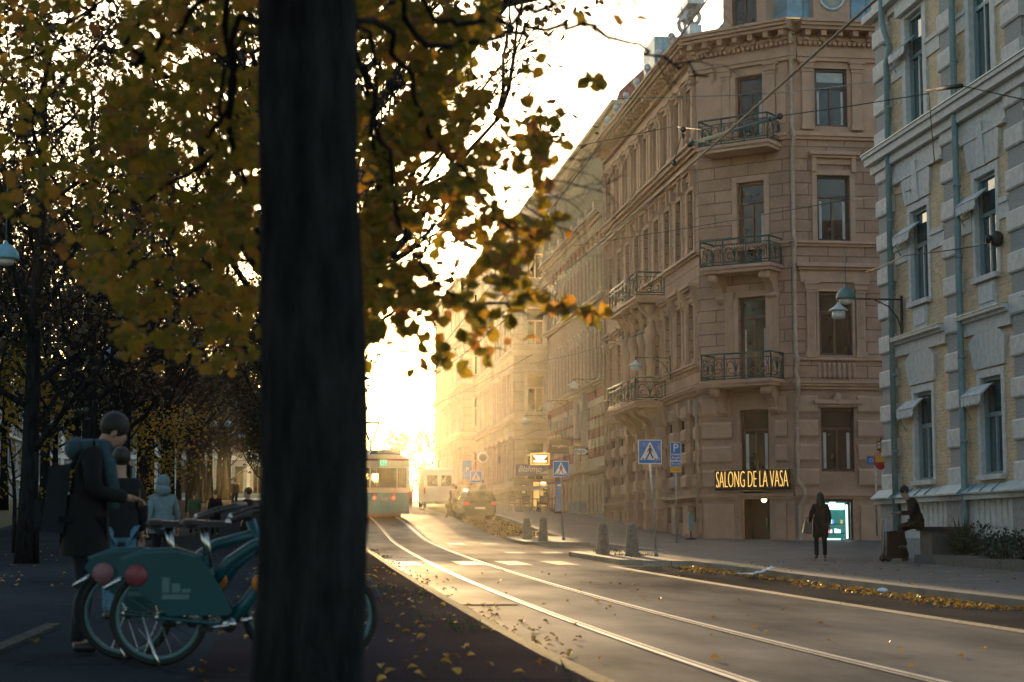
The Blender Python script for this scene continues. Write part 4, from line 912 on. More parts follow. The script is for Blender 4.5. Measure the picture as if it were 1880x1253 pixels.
for i, y in enumerate((57, 63, 69, 75, 82, 89, 96, 104, 113, 122, 133, 145)):
    plant_tree(LOWT, min(1.25, 124*y/FPX-2.35), y, rt.uniform(0, 6.28), .62, "dense tree added behind the big trunk to shade the verge", "dense trees added to shade the verge", "verge_shade_tree")
for X, ys in ((-5.4, (-8, 2)), (-10.4, (-4, 8)), (.2, (-6, -16)), (-15, (0, 14))):  # out-of-view trees added to dim the sky light over the bicycles
    for y in ys: plant_tree(TV[k % 4], X, y, rt.uniform(0, 6.28), 1.0, "unseen avenue tree near the camera, added to block sky light on the left", "unseen avenue trees added near the camera"); k += 1
for y in (52, 61, 70, 80, 90, 101, 113, 126, 140, 155):  # extra row added to keep the low sun off the lawn
    plant_tree(TV[k % 4], -15.6+rt.uniform(-.4, .4), y, rt.uniform(0, 6.28), 1.0, "dark tree added behind the outer avenue row to shade the lawn", "trees added to shade the lawn behind the avenue"); k += 1
YT = tree_meshes(71, 4.6, .06, 1.9, 14, 1500, .11, "leaf_yellow", 1, .22)
plant_tree(YT, -7.2, 50, .3, 1.15, "young tree with yellow green leaves behind the man with the scarf", None, "young_tree")
plant_tree(YT, -4.2, 62, 2.2, .95, "young tree with amber leaves further along the tree-lined path", None, "young_tree")
plant_tree(YT, -9.6, 44, 4.1, 1.2, "young tree with orange leaves at the far left edge by the path", None, "young_tree")
# far park trees closing the street behind the glare
FT = tree_meshes(81, 13, .3, 5.5, 18, 3000, .35, "leaf_dull", 1, .15)
for x, y in ((2, 250), (9, 262), (16, 255), (-1, 275), (22, 270)):
    plant_tree(FT, x, y, rt.uniform(0, 6), rt.uniform(.8, 1.0), "pale tree lost in the glare at the far end of the street", "trees at the far end of the street", "park_tree")
# ------------------------------------------------------------------ the big tree in front
ft = empty("foreground_tree", (.12, 7.1, gz(.1, 7.1)), 0, "thick dark trunk close to the camera with large drooping autumn leaves", "tree")
def trunk_at(z): return Vector((.098-.010*z+.016*math.sin(z*2.1+.6), 7.1, z))
t = MB().mat("bark"); NT = 64; zs = frange(-1.15, 4.0, .045)+frange(4.1, 7.6, .2); vs = []; fs = []
for z in zs:
    R = .205-.006*z+.06*math.exp(-(z+1.0)/.22); c = trunk_at(z)
    for k in range(NT):
        a = 2*math.pi*k/NT; rr = R*(1+.05*noise.noise((math.cos(a)*2.2, math.sin(a)*2.2, z*1.1))+.035*noise.noise((math.cos(a)*6, math.sin(a)*6, z*2.5))+.03*abs(noise.noise((math.cos(a)*14, math.sin(a)*14, z*1.6)))+.02*noise.noise((math.cos(a)*18, math.sin(a)*18, z*5))); vs.append((c.x+rr*math.cos(a), c.y+rr*math.sin(a), z))
for i in range(len(zs)-1):
    for k in range(NT): fs.append((i*NT+k, i*NT+(k+1) % NT, (i+1)*NT+(k+1) % NT, (i+1)*NT+k))
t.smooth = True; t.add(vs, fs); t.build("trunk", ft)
rl = random.Random(99); br = MB().mat("bark"); crown = MB().mat("leaf_autumn"); limbs = []
def wob(pts, amp, n=4):
    o = []
    for a, b in zip(pts, pts[1:]):
        for i in range(n): q = a.lerp(b, i/n); o.append(q+Vector((rl.gauss(0, amp), rl.gauss(0, amp), rl.gauss(0, amp))) if i else q)
    return o+[pts[-1]]
def limb(pts, r0, r1, amp=.02):
    r0 *= .34; p = wob(pts, amp); br.tube(p, [r0+(r1-r0)*i/(len(p)-1) for i in range(len(p))], 6); limbs.append((p, r0)); return p
T = trunk_at
S0 = T(2.4)
# limbs: leave the trunk above the frame, arch out and hang down
LIMBS = [
 ([T(2.9), at(700, -120, 7.4), at(800, 40, 7.8), at(890, 38, 8.1), at(960, 18, 8.3), at(1010, 2, 8.4)], .045, .012),
 ([T(2.6), at(690, -60, 7.5), at(760, 60, 7.8), at(880, 78, 8.3), at(960, 62, 8.6), at(1040, 42, 8.8), at(1090, 52, 9.0), at(1150, 78, 9.1), at(1220, 105, 9.2), at(1300, 140, 9.3)], .05, .006),
 ([T(2.2), at(690, 40, 7.6), at(760, 180, 8.0), at(830, 300, 8.3), at(900, 380, 8.6), at(980, 440, 8.8)], .05, .006),
 ([T(2.3), at(640, 40, 7.9), at(700, 260, 8.6), at(730, 420, 8.9), at(690, 520, 9.2), at(640, 560, 9.4)], .04, .01),
 ([T(1.9), at(670, 120, 7.5), at(720, 330, 8.0), at(740, 430, 8.2), at(800, 520, 8.4), at(870, 560, 8.6), at(960, 572, 8.7), at(1040, 568, 8.8), at(1118, 574, 8.9)], .035, .005),
 ([T(2.2), at(680, 60, 7.9), at(690, 300, 8.4), at(720, 470, 8.8), at(790, 480, 8.8), at(870, 440, 9.0)], .03, .006),
 ([T(3.2), at(760, -160, 8.0), at(870, 140, 8.6), at(960, 150, 8.9), at(1050, 105, 9.2)], .03, .004),
 ([T(2.8), at(800, -60, 8.4), at(880, 210, 8.8), at(960, 170, 9.0), at(1030, 110, 9.1)], .02, .003),
 ([T(2.5), at(430, -90, 7.6), at(330, 60, 8.2), at(250, 120, 8.6), at(150, 90, 9.0), at(40, 110, 9.4)], .05, .008),
 ([T(2.1), at(440, 30, 7.6), at(420, 200, 8.2), at(350, 320, 8.8), at(260, 380, 9.2), at(170, 330, 9.6)], .05, .008),
 ([T(2.4), at(420, -20, 7.9), at(430, 280, 8.8), at(470, 480, 9.4), at(400, 470, 9.8), at(330, 560, 10.2), at(240, 600, 10.6)], .05, .01),
 ([T(3.0), at(360, -160, 8.0), at(230, 80, 8.8), at(290, 140, 9.2), at(360, 170, 9.4), at(440, 220, 9.6)], .04, .01),
 ([T(2.6), at(300, -120, 8.2), at(120, 60, 9.0), at(60, 220, 9.6), at(20, 360, 10.0)], .04, .006),
 ([T(2.0), at(450, 60, 7.9), at(360, 330, 9.0), at(300, 470, 9.6), at(280, 600, 10.2), at(300, 660, 10.5)], .03, .006)]
for p, a, b in LIMBS: limb(p, a, b, .025)
# bare twigs against the sky on the right
def twig(px, py, Y, ang, L, lev=0):
    p = at(px, py, Y); k = FPX/Y; pts = [p]; a = ang; x, y = px, py
    for i in range(4):
        a += rl.uniform(-.3, .3); x += math.cos(a)*L/4; y += math.sin(a)*L/4; Y += rl.uniform(-.05, .05); pts.append(at(x, y, Y))
        if lev < 2 and rl.random() < .85: twig(x, y, Y, a+rl.choice((-1, 1))*rl.uniform(.5, 1.1), L*rl.uniform(.35, .6), lev+1)
    r0 = (.0045, .003, .002)[lev]; br.tube(pts, [r0*(1-.5*i/4) for i in range(5)], 3)
for a in ((1060, 45, 8.9, .1, 130), (1130, 70, 9.1, -.9, 90), (1010, 5, 8.4, .25, 160), (1100, -30, 9, .7, 150), (1160, -60, 9, .9, 200), (1200, 100, 9.2, .9, 80), (1240, 118, 9.2, -.2, 90), (960, 60, 8.6, -.4, 120),
          (930, 165, 8.9, -.5, 110), (940, 260, 8.8, -.35, 130), (960, 300, 8.8, .15, 130), (1010, 330, 8.9, .3, 120), (1030, 290, 9, .2, 70), (930, 360, 8.8, .35, 150), (1000, 350, 8.9, .6, 90), (900, 540, 8.7, -.2, 100), (880, 30, 8.1, -.3, 120), (760, 640, 8.8, .5, 60), (640, 640, 9.4, .5, 60), (1075, 40, 9, -.6, 130)):
    twig(*a)
ALIMB = []
for p, r0 in limbs:
    for a, b in zip(p, p[1:]): ALIMB.append((a, b))
RIGHT = [(640, -30), (930, -30), (915, 60), (870, 130), (940, 150), (985, 190), (1015, 250), (985, 330), (1030, 400), (985, 450), (945, 520), (900, 560), (940, 600), (930, 640), (860, 655), (800, 640), (720, 600), (640, 650)]
LEFT = [(-30, -30), (480, -30), (480, 640), (430, 690), (300, 690), (220, 660), (190, 560), (110, 470), (60, 420), (-30, 440)]
EX = [(1020, 565, 60, 25, 18), (1085, 578, 32, 16, 12), (1080, 145, 30, 22, 6), (960, 295, 60, 50, 22), (900, 585, 60, 40, 18), (840, 655, 70, 25, 14), (1010, 250, 30, 40, 10), (1000, 420, 40, 25, 10), (915, 500, 40, 30, 12), (1130, 30, 6, 6, 1), (1060, 30, 20, 12, 2), (735, 610, 30, 30, 7), (690, 640, 30, 25, 5), (980, 120, 20, 25, 4), (770, 670, 30, 15, 4), (950, 560, 40, 20, 10), (1185, 30, 10, 8, 1)]
def inside(P, x, y):
    c = False; j = len(P)-1
    for i in range(len(P)):
        if (P[i][1] > y) != (P[j][1] > y) and x < (P[j][0]-P[i][0])*(y-P[i][1])/(P[j][1]-P[i][1])+P[i][0]: c = not c
        j = i
    return c
def leaf(px, py, Y, s=None):
    s = s or rl.uniform(.052, .085); p = at(px, py, Y)
    R = Matrix.Rotation(rl.uniform(-.9, .9), 3, 'Z') @ Matrix.Rotation(rl.uniform(.2, 2.3), 3, 'X') @ Matrix.Rotation(rl.uniform(0, 6.28), 3, 'Z')
    vs = [p]
    cu = rl.uniform(-.5, .9); fo = rl.uniform(.1, .7)
    for x, y in LEAF2: vs.append(p+R @ Vector((x*s, y*s, (abs(x)*fo-y*y*cu)*s)))
    n = len(LEAF2); crown.add(vs, [(0, 1+i, 1+(i+1) % n) for i in range(n)])
    if rl.random() < .35: br.tube([p+R @ Vector((0, .0, 0)), p+R @ Vector((0, -.5*s, -.05*s)), p+R @ Vector((0, -1.0*s, .3*s))], .0016, 3)
n = 0
while n < 2500:
    x, y = rl.uniform(630, 1040), rl.uniform(-30, 690)
    if not inside(RIGHT, x, y): continue
    g_ = noise.noise((x/75, y/75, 1.7)); Y = rl.uniform(7.9, 10.8)
    if g_ > .10 and rl.random() < .88: continue
    if noise.noise((x/28, y/28, 4.4)) > .28: continue
    if x > 800 and rl.random() < .45+.25*(y > 400): continue
    if y > 520 and rl.random() < .35: continue
    leaf(x, y, Y); n += 1
n = 0
while n < 2800:
    x, y = rl.uniform(-30, 490), rl.uniform(-30, 700)
    if not inside(LEFT, x, y): continue
    g_ = noise.noise((x/70, y/70, 7.7)); Y = rl.uniform(8.0, 12.5)
    if g_ > .14 and rl.random() < .8: continue
    if noise.noise((x/26, y/26, 9.4)) > .30: continue
    if x+y*.2 < 230 and rl.random() < .72: continue
    if y > 560 and rl.random() < .4: continue
    leaf(x, y, Y); n += 1
for cx_, cy_, sx_, sy_, k in EX:
    for i in range(k): leaf(rl.gauss(cx_, sx_*.6), rl.gauss(cy_, sy_*.6), rl.uniform(8.6, 9.2), rl.uniform(.062, .092))
# the rest of the crown above the frame
for k in range(2600):
    a = rl.uniform(0, 6.28); R = 4.6*math.sqrt(rl.random()); z = rl.uniform(3.2, 9); p = Vector((R*math.cos(a)*(1.15-z*.06), 8.6+R*math.sin(a)*(1.1-z*.06), z))
    if p.z < .38*p.y or p.y < 5: continue
    s = rl.uniform(.15, .26); Rm = rot_rand(rl); crown.add([p+Rm @ Vector((x*s, y*s, 0)) for x, y in LEAF2], [tuple(range(len(LEAF2)))])
for k in range(14):
    a = k*2.4; z = 3.2+k*.32; br.tube(wob([T(z), T(z)+Vector((math.cos(a)*1.6, math.sin(a)*1.6, .7)), T(z)+Vector((math.cos(a)*3.6, math.sin(a)*3.6, 1.3))], .08), [.06-.0055*i for i in range(9)], 6)
br.build("branches", ft); crown.build("crown", ft)

# ================================================================== PEOPLE
SKIN = []
def skin_obj(name, pts, edges, mats, parent, world, root=0, sub=2):
    names = list(pts); idx = {k: i for i, k in enumerate(names)}
    me = bpy.data.meshes.new(name); me.from_pydata([pts[k][0] for k in names], [(idx[a], idx[b]) for a, b in edges], [])
    me.materials.append(M(mats)); o = put(bpy.data.objects.new(name, me), parent, world)
    o.modifiers.new("skin", 'SKIN').use_smooth_shade = True
    for k in names:
        r = pts[k][1]; me.skin_vertices[0].data[idx[k]].radius = r if isinstance(r, tuple) else (r, r)
        me.skin_vertices[0].data[idx[k]].use_root = False
    me.skin_vertices[0].data[root].use_root = True
    s = o.modifiers.new("sub", 'SUBSURF'); s.levels = sub; s.render_levels = sub; SKIN.append(o); return o
BASE = dict(pelvis=(0, 0, .96), spine=(0, .0, 1.14), chest=(0, .01, 1.34), neck=(0, .0, 1.48), head0=(0, .015, 1.56), head1=(0, .03, 1.63), head2=(0, .01, 1.71), nose=(0, .115, 1.615),
  shL=(-.17, 0, 1.42), elL=(-.23, -.03, 1.15), wrL=(-.24, .05, .92), shR=(.17, 0, 1.42), elR=(.23, -.03, 1.15), wrR=(.24, .05, .92),
  hipL=(-.09, 0, .90), knL=(-.10, .02, .50), anL=(-.10, -.03, .09), toL=(-.11, .12, .045), hipR=(.09, 0, .90), knR=(.10, .02, .50), anR=(.10, -.03, .09), toR=(.11, .12, .045))
def person(label, x, y, rz, h, pose=None, coat="cloth_black", legs="cloth_navy", hair="hair_dark", hem=.80, longhair=False, hood=None, z=None, hairless=False, cat="person", group=None):
    J = dict(BASE); J.update(pose or {}); s = h/1.76
    r = empty("person", (x, y, gz(x, y) if z is None else z), rz, label, cat, group); W = WM[r] @ Matrix.Diagonal((s, s, s, 1))
    V = {k: Vector(v) for k, v in J.items()}
    P = {}; E = []
    rad = dict(pelvis=(.15, .105), spine=(.135, .095), chest=(.155, .10), neck=.052, head0=(.066, .072), head1=(.078, .095), head2=(.062, .07), nose=.014, shL=.058, elL=.042, wrL=.028, hipL=.085, knL=.055, anL=.038, toL=.032)
    for k in V: P[k] = (tuple(V[k]), rad.get(k, rad.get(k[:-1]+'L', .03)))
    E = [("pelvis", "spine"), ("spine", "chest"), ("chest", "neck"), ("neck", "head0"), ("head0", "head1"), ("head1", "head2"), ("head1", "nose")]
    for q in "LR": E += [("chest", "sh"+q), ("sh"+q, "el"+q), ("el"+q, "wr"+q), ("pelvis", "hip"+q), ("hip"+q, "kn"+q), ("kn"+q, "an"+q), ("an"+q, "to"+q)]
    for q, sg_ in (("L", -1), ("R", 1)):            # palm, four bent fingers and a thumb
        w_ = V["wr"+q]; d = (w_-V["el"+q]).normalized(); side = d.cross(Vector((0, 0, 1)))
        if side.length < .2: side = Vector((0, 1, 0))
        side.normalize(); nrm = side.cross(d).normalized(); P["pa"+q] = (tuple(w_+d*.06), (.030, .018)); E.append(("wr"+q, "pa"+q))
        for f, (o_, l_) in enumerate(((-.028, .066), (-.010, .076), (.009, .072), (.027, .056))):
            a = w_+d*.095+side*o_; b = a+d*l_*.5-nrm*.008; c = a+d*l_*.85-nrm*.035
            for nm, v in (("a", a), ("b", b), ("c", c)): P[f"f{f}{nm}{q}"] = (tuple(v), .0085)
            E += [("pa"+q, f"f{f}a{q}"), (f"f{f}a{q}", f"f{f}b{q}"), (f"f{f}b{q}", f"f{f}c{q}")]
        a = w_+d*.04+side*.035; b = a+d*.035+side*.022; P["ta"+q] = (tuple(a), .010); P["tb"+q] = (tuple(b), .009); E += [("pa"+q, "ta"+q), ("ta"+q, "tb"+q)]
    body = skin_obj("body", P, E, "skin", r, W, 0, 2)
    # coat: torso and sleeves, with a skirt to the hem
    Q = {}; Fk = []
    cr = dict(pelvis=(.185, .14), spine=(.175, .135), chest=(.19, .14), neck=(.085, .08), sh=.082, el=.066, wr=.050)
    for k in ("pelvis", "spine", "chest", "neck", "shL", "shR", "elL", "elR", "wrL", "wrR"): Q[k] = (tuple(V[k]-(Vector((0, 0, .015)) if k == "neck" else Vector())), cr.get(k, cr.get(k[:-1])))
    Fk = [("pelvis", "spine"), ("spine", "chest"), ("chest", "neck")]
    for q in "LR": Fk += [("chest", "sh"+q), ("sh"+q, "el"+q), ("el"+q, "wr"+q)]
    skin_obj("coat", Q, Fk, coat, r, W, 0, 2)
    sk = MB().mat(coat); sk.smooth = True; n = 16; vs = []; fs = []; lv = [(V["spine"], .195, .15), (V["pelvis"], .205, .165), ((V["knL"]+V["knR"])/2, .225, .19)]
    mid = V["pelvis"].lerp((V["knL"]+V["knR"])/2, max(0.02, (.96-hem)/.46)); lv[2] = (mid, .215, .18)
    for c, a, b in lv:
        for k in range(n): an = 2*math.pi*k/n; f = 1+.03*math.sin(an*5); vs.append(c+Vector((a*math.cos(an)*f, b*math.sin(an)*f, 0)))
    for i in range(2):
        for k in range(n): fs.append((i*n+k, i*n+(k+1) % n, (i+1)*n+(k+1) % n, (i+1)*n+k))
    sk.add(vs, fs); put(bpy.data.objects.new("coat_skirt", sk.mesh("coat_skirt")), r, W)
    Q = {}; Fk = []
    Q["pelvis"] = (tuple(V["pelvis"]), (.165, .125))
    for q in "LR":
        Q["hip"+q] = (tuple(V["hip"+q]), .102); Q["kn"+q] = (tuple(V["kn"+q]), .073); Q["an"+q] = (tuple(V["an"+q]-Vector((0, 0, .01))), .062); Fk += [("pelvis", "hip"+q), ("hip"+q, "kn"+q), ("kn"+q, "an"+q)]
    skin_obj("trousers", Q, Fk, legs, r, W, 0, 2)
    for q in "LR":
        a, b = V["an"+q], V["to"+q]; skin_obj("shoe", {"a": (tuple(a-Vector((0, .03, .03))), (.045, .04)), "b": (tuple(a.lerp(b, .5)+Vector((0, 0, -.005))), (.045, .045)), "c": (tuple(b), (.042, .036))}, [("a", "b"), ("b", "c")], "leather_black", r, W, 0, 2)
    hd = V["head1"]; up_ = (V["head2"]-V["neck"]).normalized(); fw = (V["nose"]-hd).normalized()
    hm = MB().mat(hood or hair); c = hd+up_*.035-fw*.03
    sd = fw.cross(up_).normalized(); fo = up_.cross(sd).normalized() if up_.cross(sd).dot(fw) > 0 else -up_.cross(sd).normalized()
    hm.M = Matrix(((sd.x, fo.x, up_.x, c.x), (sd.y, fo.y, up_.y, c.y), (sd.z, fo.z, up_.z, c.z), (0, 0, 0, 1))); k = 1.18 if hood else 1
    hm.ball((0, -.012, .028), .096*k, .110*k, .105*k, 14, 8)
    if longhair: hm.ball((0, -.075, -.14), .105, .065, .20, 12, 8); hm.ball((.07, -.03, -.10), .04, .05, .15, 8, 6); hm.ball((-.07, -.03, -.10), .04, .05, .15, 8, 6)
    if hood: hm.ball((0, -.07, -.12), .13, .09, .10, 12, 6)
    put(bpy.data.objects.new("hood" if hood else "hair", hm.mesh("hair")), r, W)
    for nm, mt, x_, y_, z_, a_, b_, c_ in (("eye", "hair_dark", .032, .118, -.02, .011, .006, .006), ("ear", "skin", .083, .02, -.03, .012, .02, .03)):
        for s_ in (-1, 1): fc = MB().mat(mt); fc.M = hm.M; fc.ball((s_*x_, y_, z_), a_, b_, c_, 8, 5); put(bpy.data.objects.new(nm, fc.mesh(nm)), r, W)
    fc = MB().mat("skin"); fc.M = hm.M; fc.ball((0, .112, -.085), .022, .008, .006, 8, 4); put(bpy.data.objects.new("mouth", fc.mesh("mouth")), r, W)
    return r, W, V
WALK = dict(knL=(-.10, .20, .52), anL=(-.10, .30, .10), toL=(-.10, .45, .09), knR=(.10, .06, .50), anR=(.10, -.28, .14), toR=(.10, -.16, .05), elL=(-.23, -.12, 1.16), wrL=(-.24, -.10, .93), elR=(.23, .08, 1.16), wrR=(.23, .22, .95))
LOOK = dict(neck=(0, .045, 1.47), head0=(0, .085, 1.53), head1=(0, .12, 1.585), head2=(0, .125, 1.67), nose=(0, .195, 1.545))
PHONE = dict(LOOK, elL=(-.25, .02, 1.14), wrL=(-.10, .27, 1.10), elR=(.25, .02, 1.14), wrR=(.08, .27, 1.10))
# man with the scarf, left, profile to the right, looking down at his hands
LEAN = {k: (v[0], v[1]+.05*max(0, (v[2]-.9))/.6, v[2]) for k, v in BASE.items()}
man, W, V = person("man in a dark coat and teal scarf by the bicycles, looking at his hands", -1.47, 13.6, -math.pi/2+.12, 1.80, dict(LEAN, neck=(0, .10, 1.47), head0=(0, .155, 1.525), head1=(0, .20, 1.57), head2=(0, .235, 1.65), nose=(0, .28, 1.52), elL=(-.24, .06, 1.16), wrL=(-.09, .30, 1.12), elR=(.24, .06, 1.16), wrR=(.07, .30, 1.12)), "cloth_black", "cloth_navy", hem=.70)
sf = MB().mat("cloth_scarf")
sf.torus((0, .055, 1.485), .095, .055, 'z', 18, 8); sf.tube([(.10, .10, 1.48), (.13, .16, 1.36), (.11, .19, 1.2), (.10, .20, 1.04)], [.055, .06, .055, .05], 8); sf.tube([(-.09, .12, 1.46), (-.10, .18, 1.3), (-.09, .19, 1.12)], [.05, .055, .05], 8); sf.ball((0, -.07, 1.47), .13, .08, .09)
put(bpy.data.objects.new("scarf", sf.mesh("scarf")), man, W)
ph = MB().mat("phone"); ph.M = W; ph.box(-.05, .03, .385, .40, 1.06, 1.19); tag(ph.build("phone"), "dark phone held in the hands of the man with the teal scarf", "phone")
bpk = MB().mat("cloth_navy"); bpk.M = W; bpk.hexa([(-.15, -.30, .88), (.15, -.30, .88), (.15, -.14, .86), (-.15, -.14, .86), (-.12, -.25, 1.34), (.12, -.25, 1.34), (.12, -.10, 1.36), (-.12, -.10, 1.36)]); bpk.box(-.11, .11, -.345, -.29, .90, 1.10); bpk.tube([(-.1, -.12, 1.34), (-.13, .02, 1.46), (-.12, .14, 1.34), (-.13, .13, 1.1), (-.12, -.12, .95)], .018, 6)
tag(bpk.build("backpack"), "dark flat backpack on the back of the man with the teal scarf", "bag")
jp, W, V = person("person in a dark jacket and pale blue jeans behind the man with the teal scarf", -1.62, 18.2, .25, 1.68, None, "cloth_black", "cloth_jeans", hem=.86)
hp, W, V = person("person in a pale hooded jacket walking away down the tree-lined path", -1.85, 28.0, .05, 1.62, WALK, "cloth_pale", "cloth_navy", hem=.84, hood="cloth_pale")
person("small distant person in a green jacket on the tree-lined path", -3.55, 72, .1, 1.72, WALK, "cloth_green", "cloth_black")
person("distant person in black walking beside the one in the green jacket", -2.65, 70, 0, 1.78, WALK, "cloth_black", "cloth_black", hem=.6)
person("tiny distant person far down the tree-lined path near the pale building", -2.85, 104, .2, 1.7, WALK, "cloth_brown", "cloth_black")
person("person in dark clothes half hidden at the left edge of the big trunk", -.95, 47, 1.2, 1.7, None, "cloth_black", "cloth_black", hem=.6)
# woman with a bag seen from behind
wm, W, V = person("woman in a black coat with long dark hair looking toward the lit shop window", 13.52, 44.6, -.12, 1.66, dict(elL=(-.27, -.04, 1.17), wrL=(-.28, .06, .97), anL=(-.13, -.03, .09), knL=(-.12, .02, .5), toL=(-.16, .12, .045)), "cloth_black", "cloth_black", hem=.58, longhair=True)
bgm = MB().mat("leather_black"); bgm.M = W; bgm.hexa([(-.50, -.10, .70), (-.26, -.10, .66), (-.26, .04, .66), (-.50, .04, .70), (-.44, -.08, 1.0), (-.24, -.08, .96), (-.24, .02, .96), (-.44, .02, 1.0)]); bgm.tube([(-.42, -.03, .99), (-.38, -.03, 1.12), (-.28, -.03, 1.1), (-.26, -.03, .97)], .012, 5); bgm.tube([(-.4, -.02, .99), (-.22, .04, 1.3), (-.16, .0, 1.47)], .012, 5)
tag(bgm.build("handbag"), "black shoulder bag hanging at the side of the woman in the black coat", "bag")
# man leaning on the wall end looking at a phone
ml_, W, V = person("man in a dark coat half sitting on the low wall, looking down at his phone", 15.02, 42.0, math.pi/2-.15, 1.84, dict(pelvis=(0, -.10, .92), spine=(0, -.07, 1.12), chest=(0, .01, 1.32), neck=(0, .09, 1.46), head0=(0, .15, 1.52), head1=(0, .19, 1.58), head2=(0, .20, 1.665), nose=(0, .265, 1.54), shL=(-.18, .02, 1.40), shR=(.18, .02, 1.40), elL=(-.24, .02, 1.12), wrL=(-.10, .30, 1.13), elR=(.24, .02, 1.12), wrR=(.09, .29, 1.12), hipL=(-.1, -.08, .88), hipR=(.1, -.08, .88), knL=(-.12, .34, .80), knR=(.12, .30, .72), anL=(-.12, .20, .36), toL=(-.12, .36, .33), anR=(.12, .12, .09), toR=(.12, .27, .045)), "cloth_black", "cloth_black", hem=.80)
ph = MB().mat("phone"); ph.M = W; ph.box(-.05, .05, .37, .50, 1.105, 1.12); tag(ph.build("phone"), "phone in the hands of the man by the low wall", "phone")
# people by the parked car and on the cafe terrace
person("person mid stride beside the parked dark car, hazy against the sun", 8.75, 94.5, .9, 1.8, WALK, "cloth_brown", "cloth_black")
person("second hazy person close to the open side of the parked dark car", 9.15, 97, -.3, 1.65, None, "cloth_brown", "cloth_brown", hem=.6)
person("left one of two people whose heads show above the dark car roof", 10.9, 106, 0, 1.72, WALK, "cloth_brown", "cloth_black")
person("right one of two people whose heads show above the dark car roof", 11.6, 106, 0, 1.74, WALK, "cloth_brown", "cloth_black")
SIT = dict(pelvis=(0, -.1, .50), spine=(0, -.12, .70), chest=(0, -.08, .92), neck=(0, -.05, 1.06), head0=(0, -.03, 1.14), head1=(0, -.01, 1.21), head2=(0, -.03, 1.29), nose=(0, .075, 1.195), shL=(-.17, -.09, 1.0), shR=(.17, -.09, 1.0), elL=(-.22, -.06, .73), elR=(.22, -.06, .73), wrL=(-.15, .17, .68), wrR=(.15, .17, .68), hipL=(-.09, -.06, .49), hipR=(.09, -.06, .49), knL=(-.1, .36, .50), knR=(.1, .36, .50), anL=(-.1, .34, .09), anR=(.1, .34, .09), toL=(-.1, .49, .045), toR=(.1, .49, .045))
person("person sitting at the cafe terrace in front of the tan corner house", 14.9, 103.6, 1.2, 1.75, SIT, "cloth_brown", "cloth_black", hem=.95)

# ================================================================== BICYCLES
m, nt, n_, l_, b_ = new_mat("glass_clear")
tr_ = n_.new("ShaderNodeBsdfTransparent"); tr_.inputs[0].default_value = (.62, .66, .62, 1); gs = n_.new("ShaderNodeBsdfGlossy"); gs.inputs["Roughness"].default_value = .03
fr_ = n_.new("ShaderNodeFresnel"); fr_.inputs[0].default_value = 1.45; mx_ = n_.new("ShaderNodeMixShader")
l_.new(fr_.outputs[0], mx_.inputs[0]); l_.new(tr_.outputs[0], mx_.inputs[1]); l_.new(gs.outputs[0], mx_.inputs[2]); l_.new(mx_.outputs[0], n_["Material Output"].inputs[0])
def wheel(parent, W, x, R=.33):
    t = MB().mat("rubber"); t.torus((x, 0, R), R-.022, .022, 'y', 40, 8); o = put(bpy.data.objects.new("wheel", t.mesh("wheel")), parent, W)
    r = MB().mat("bike_pale"); r.torus((x, 0, R), R-.052, .016, 'y', 40, 6); put(bpy.data.objects.new("rim", r.mesh("rim")), o, W)
    s = MB().mat("chrome")
    for k in range(18): a = k*math.pi/9; s.tube([(x+.02*math.cos(a), .02*(-1)**k, R+.02*math.sin(a)), (x+(R-.06)*math.cos(a+.15), 0, R+(R-.06)*math.sin(a+.15))], .0018, 3)
    s.tube([(x, -.06, R), (x, .06, R)], .025, 8); put(bpy.data.objects.new("spokes", s.mesh("spokes")), o, W); return o
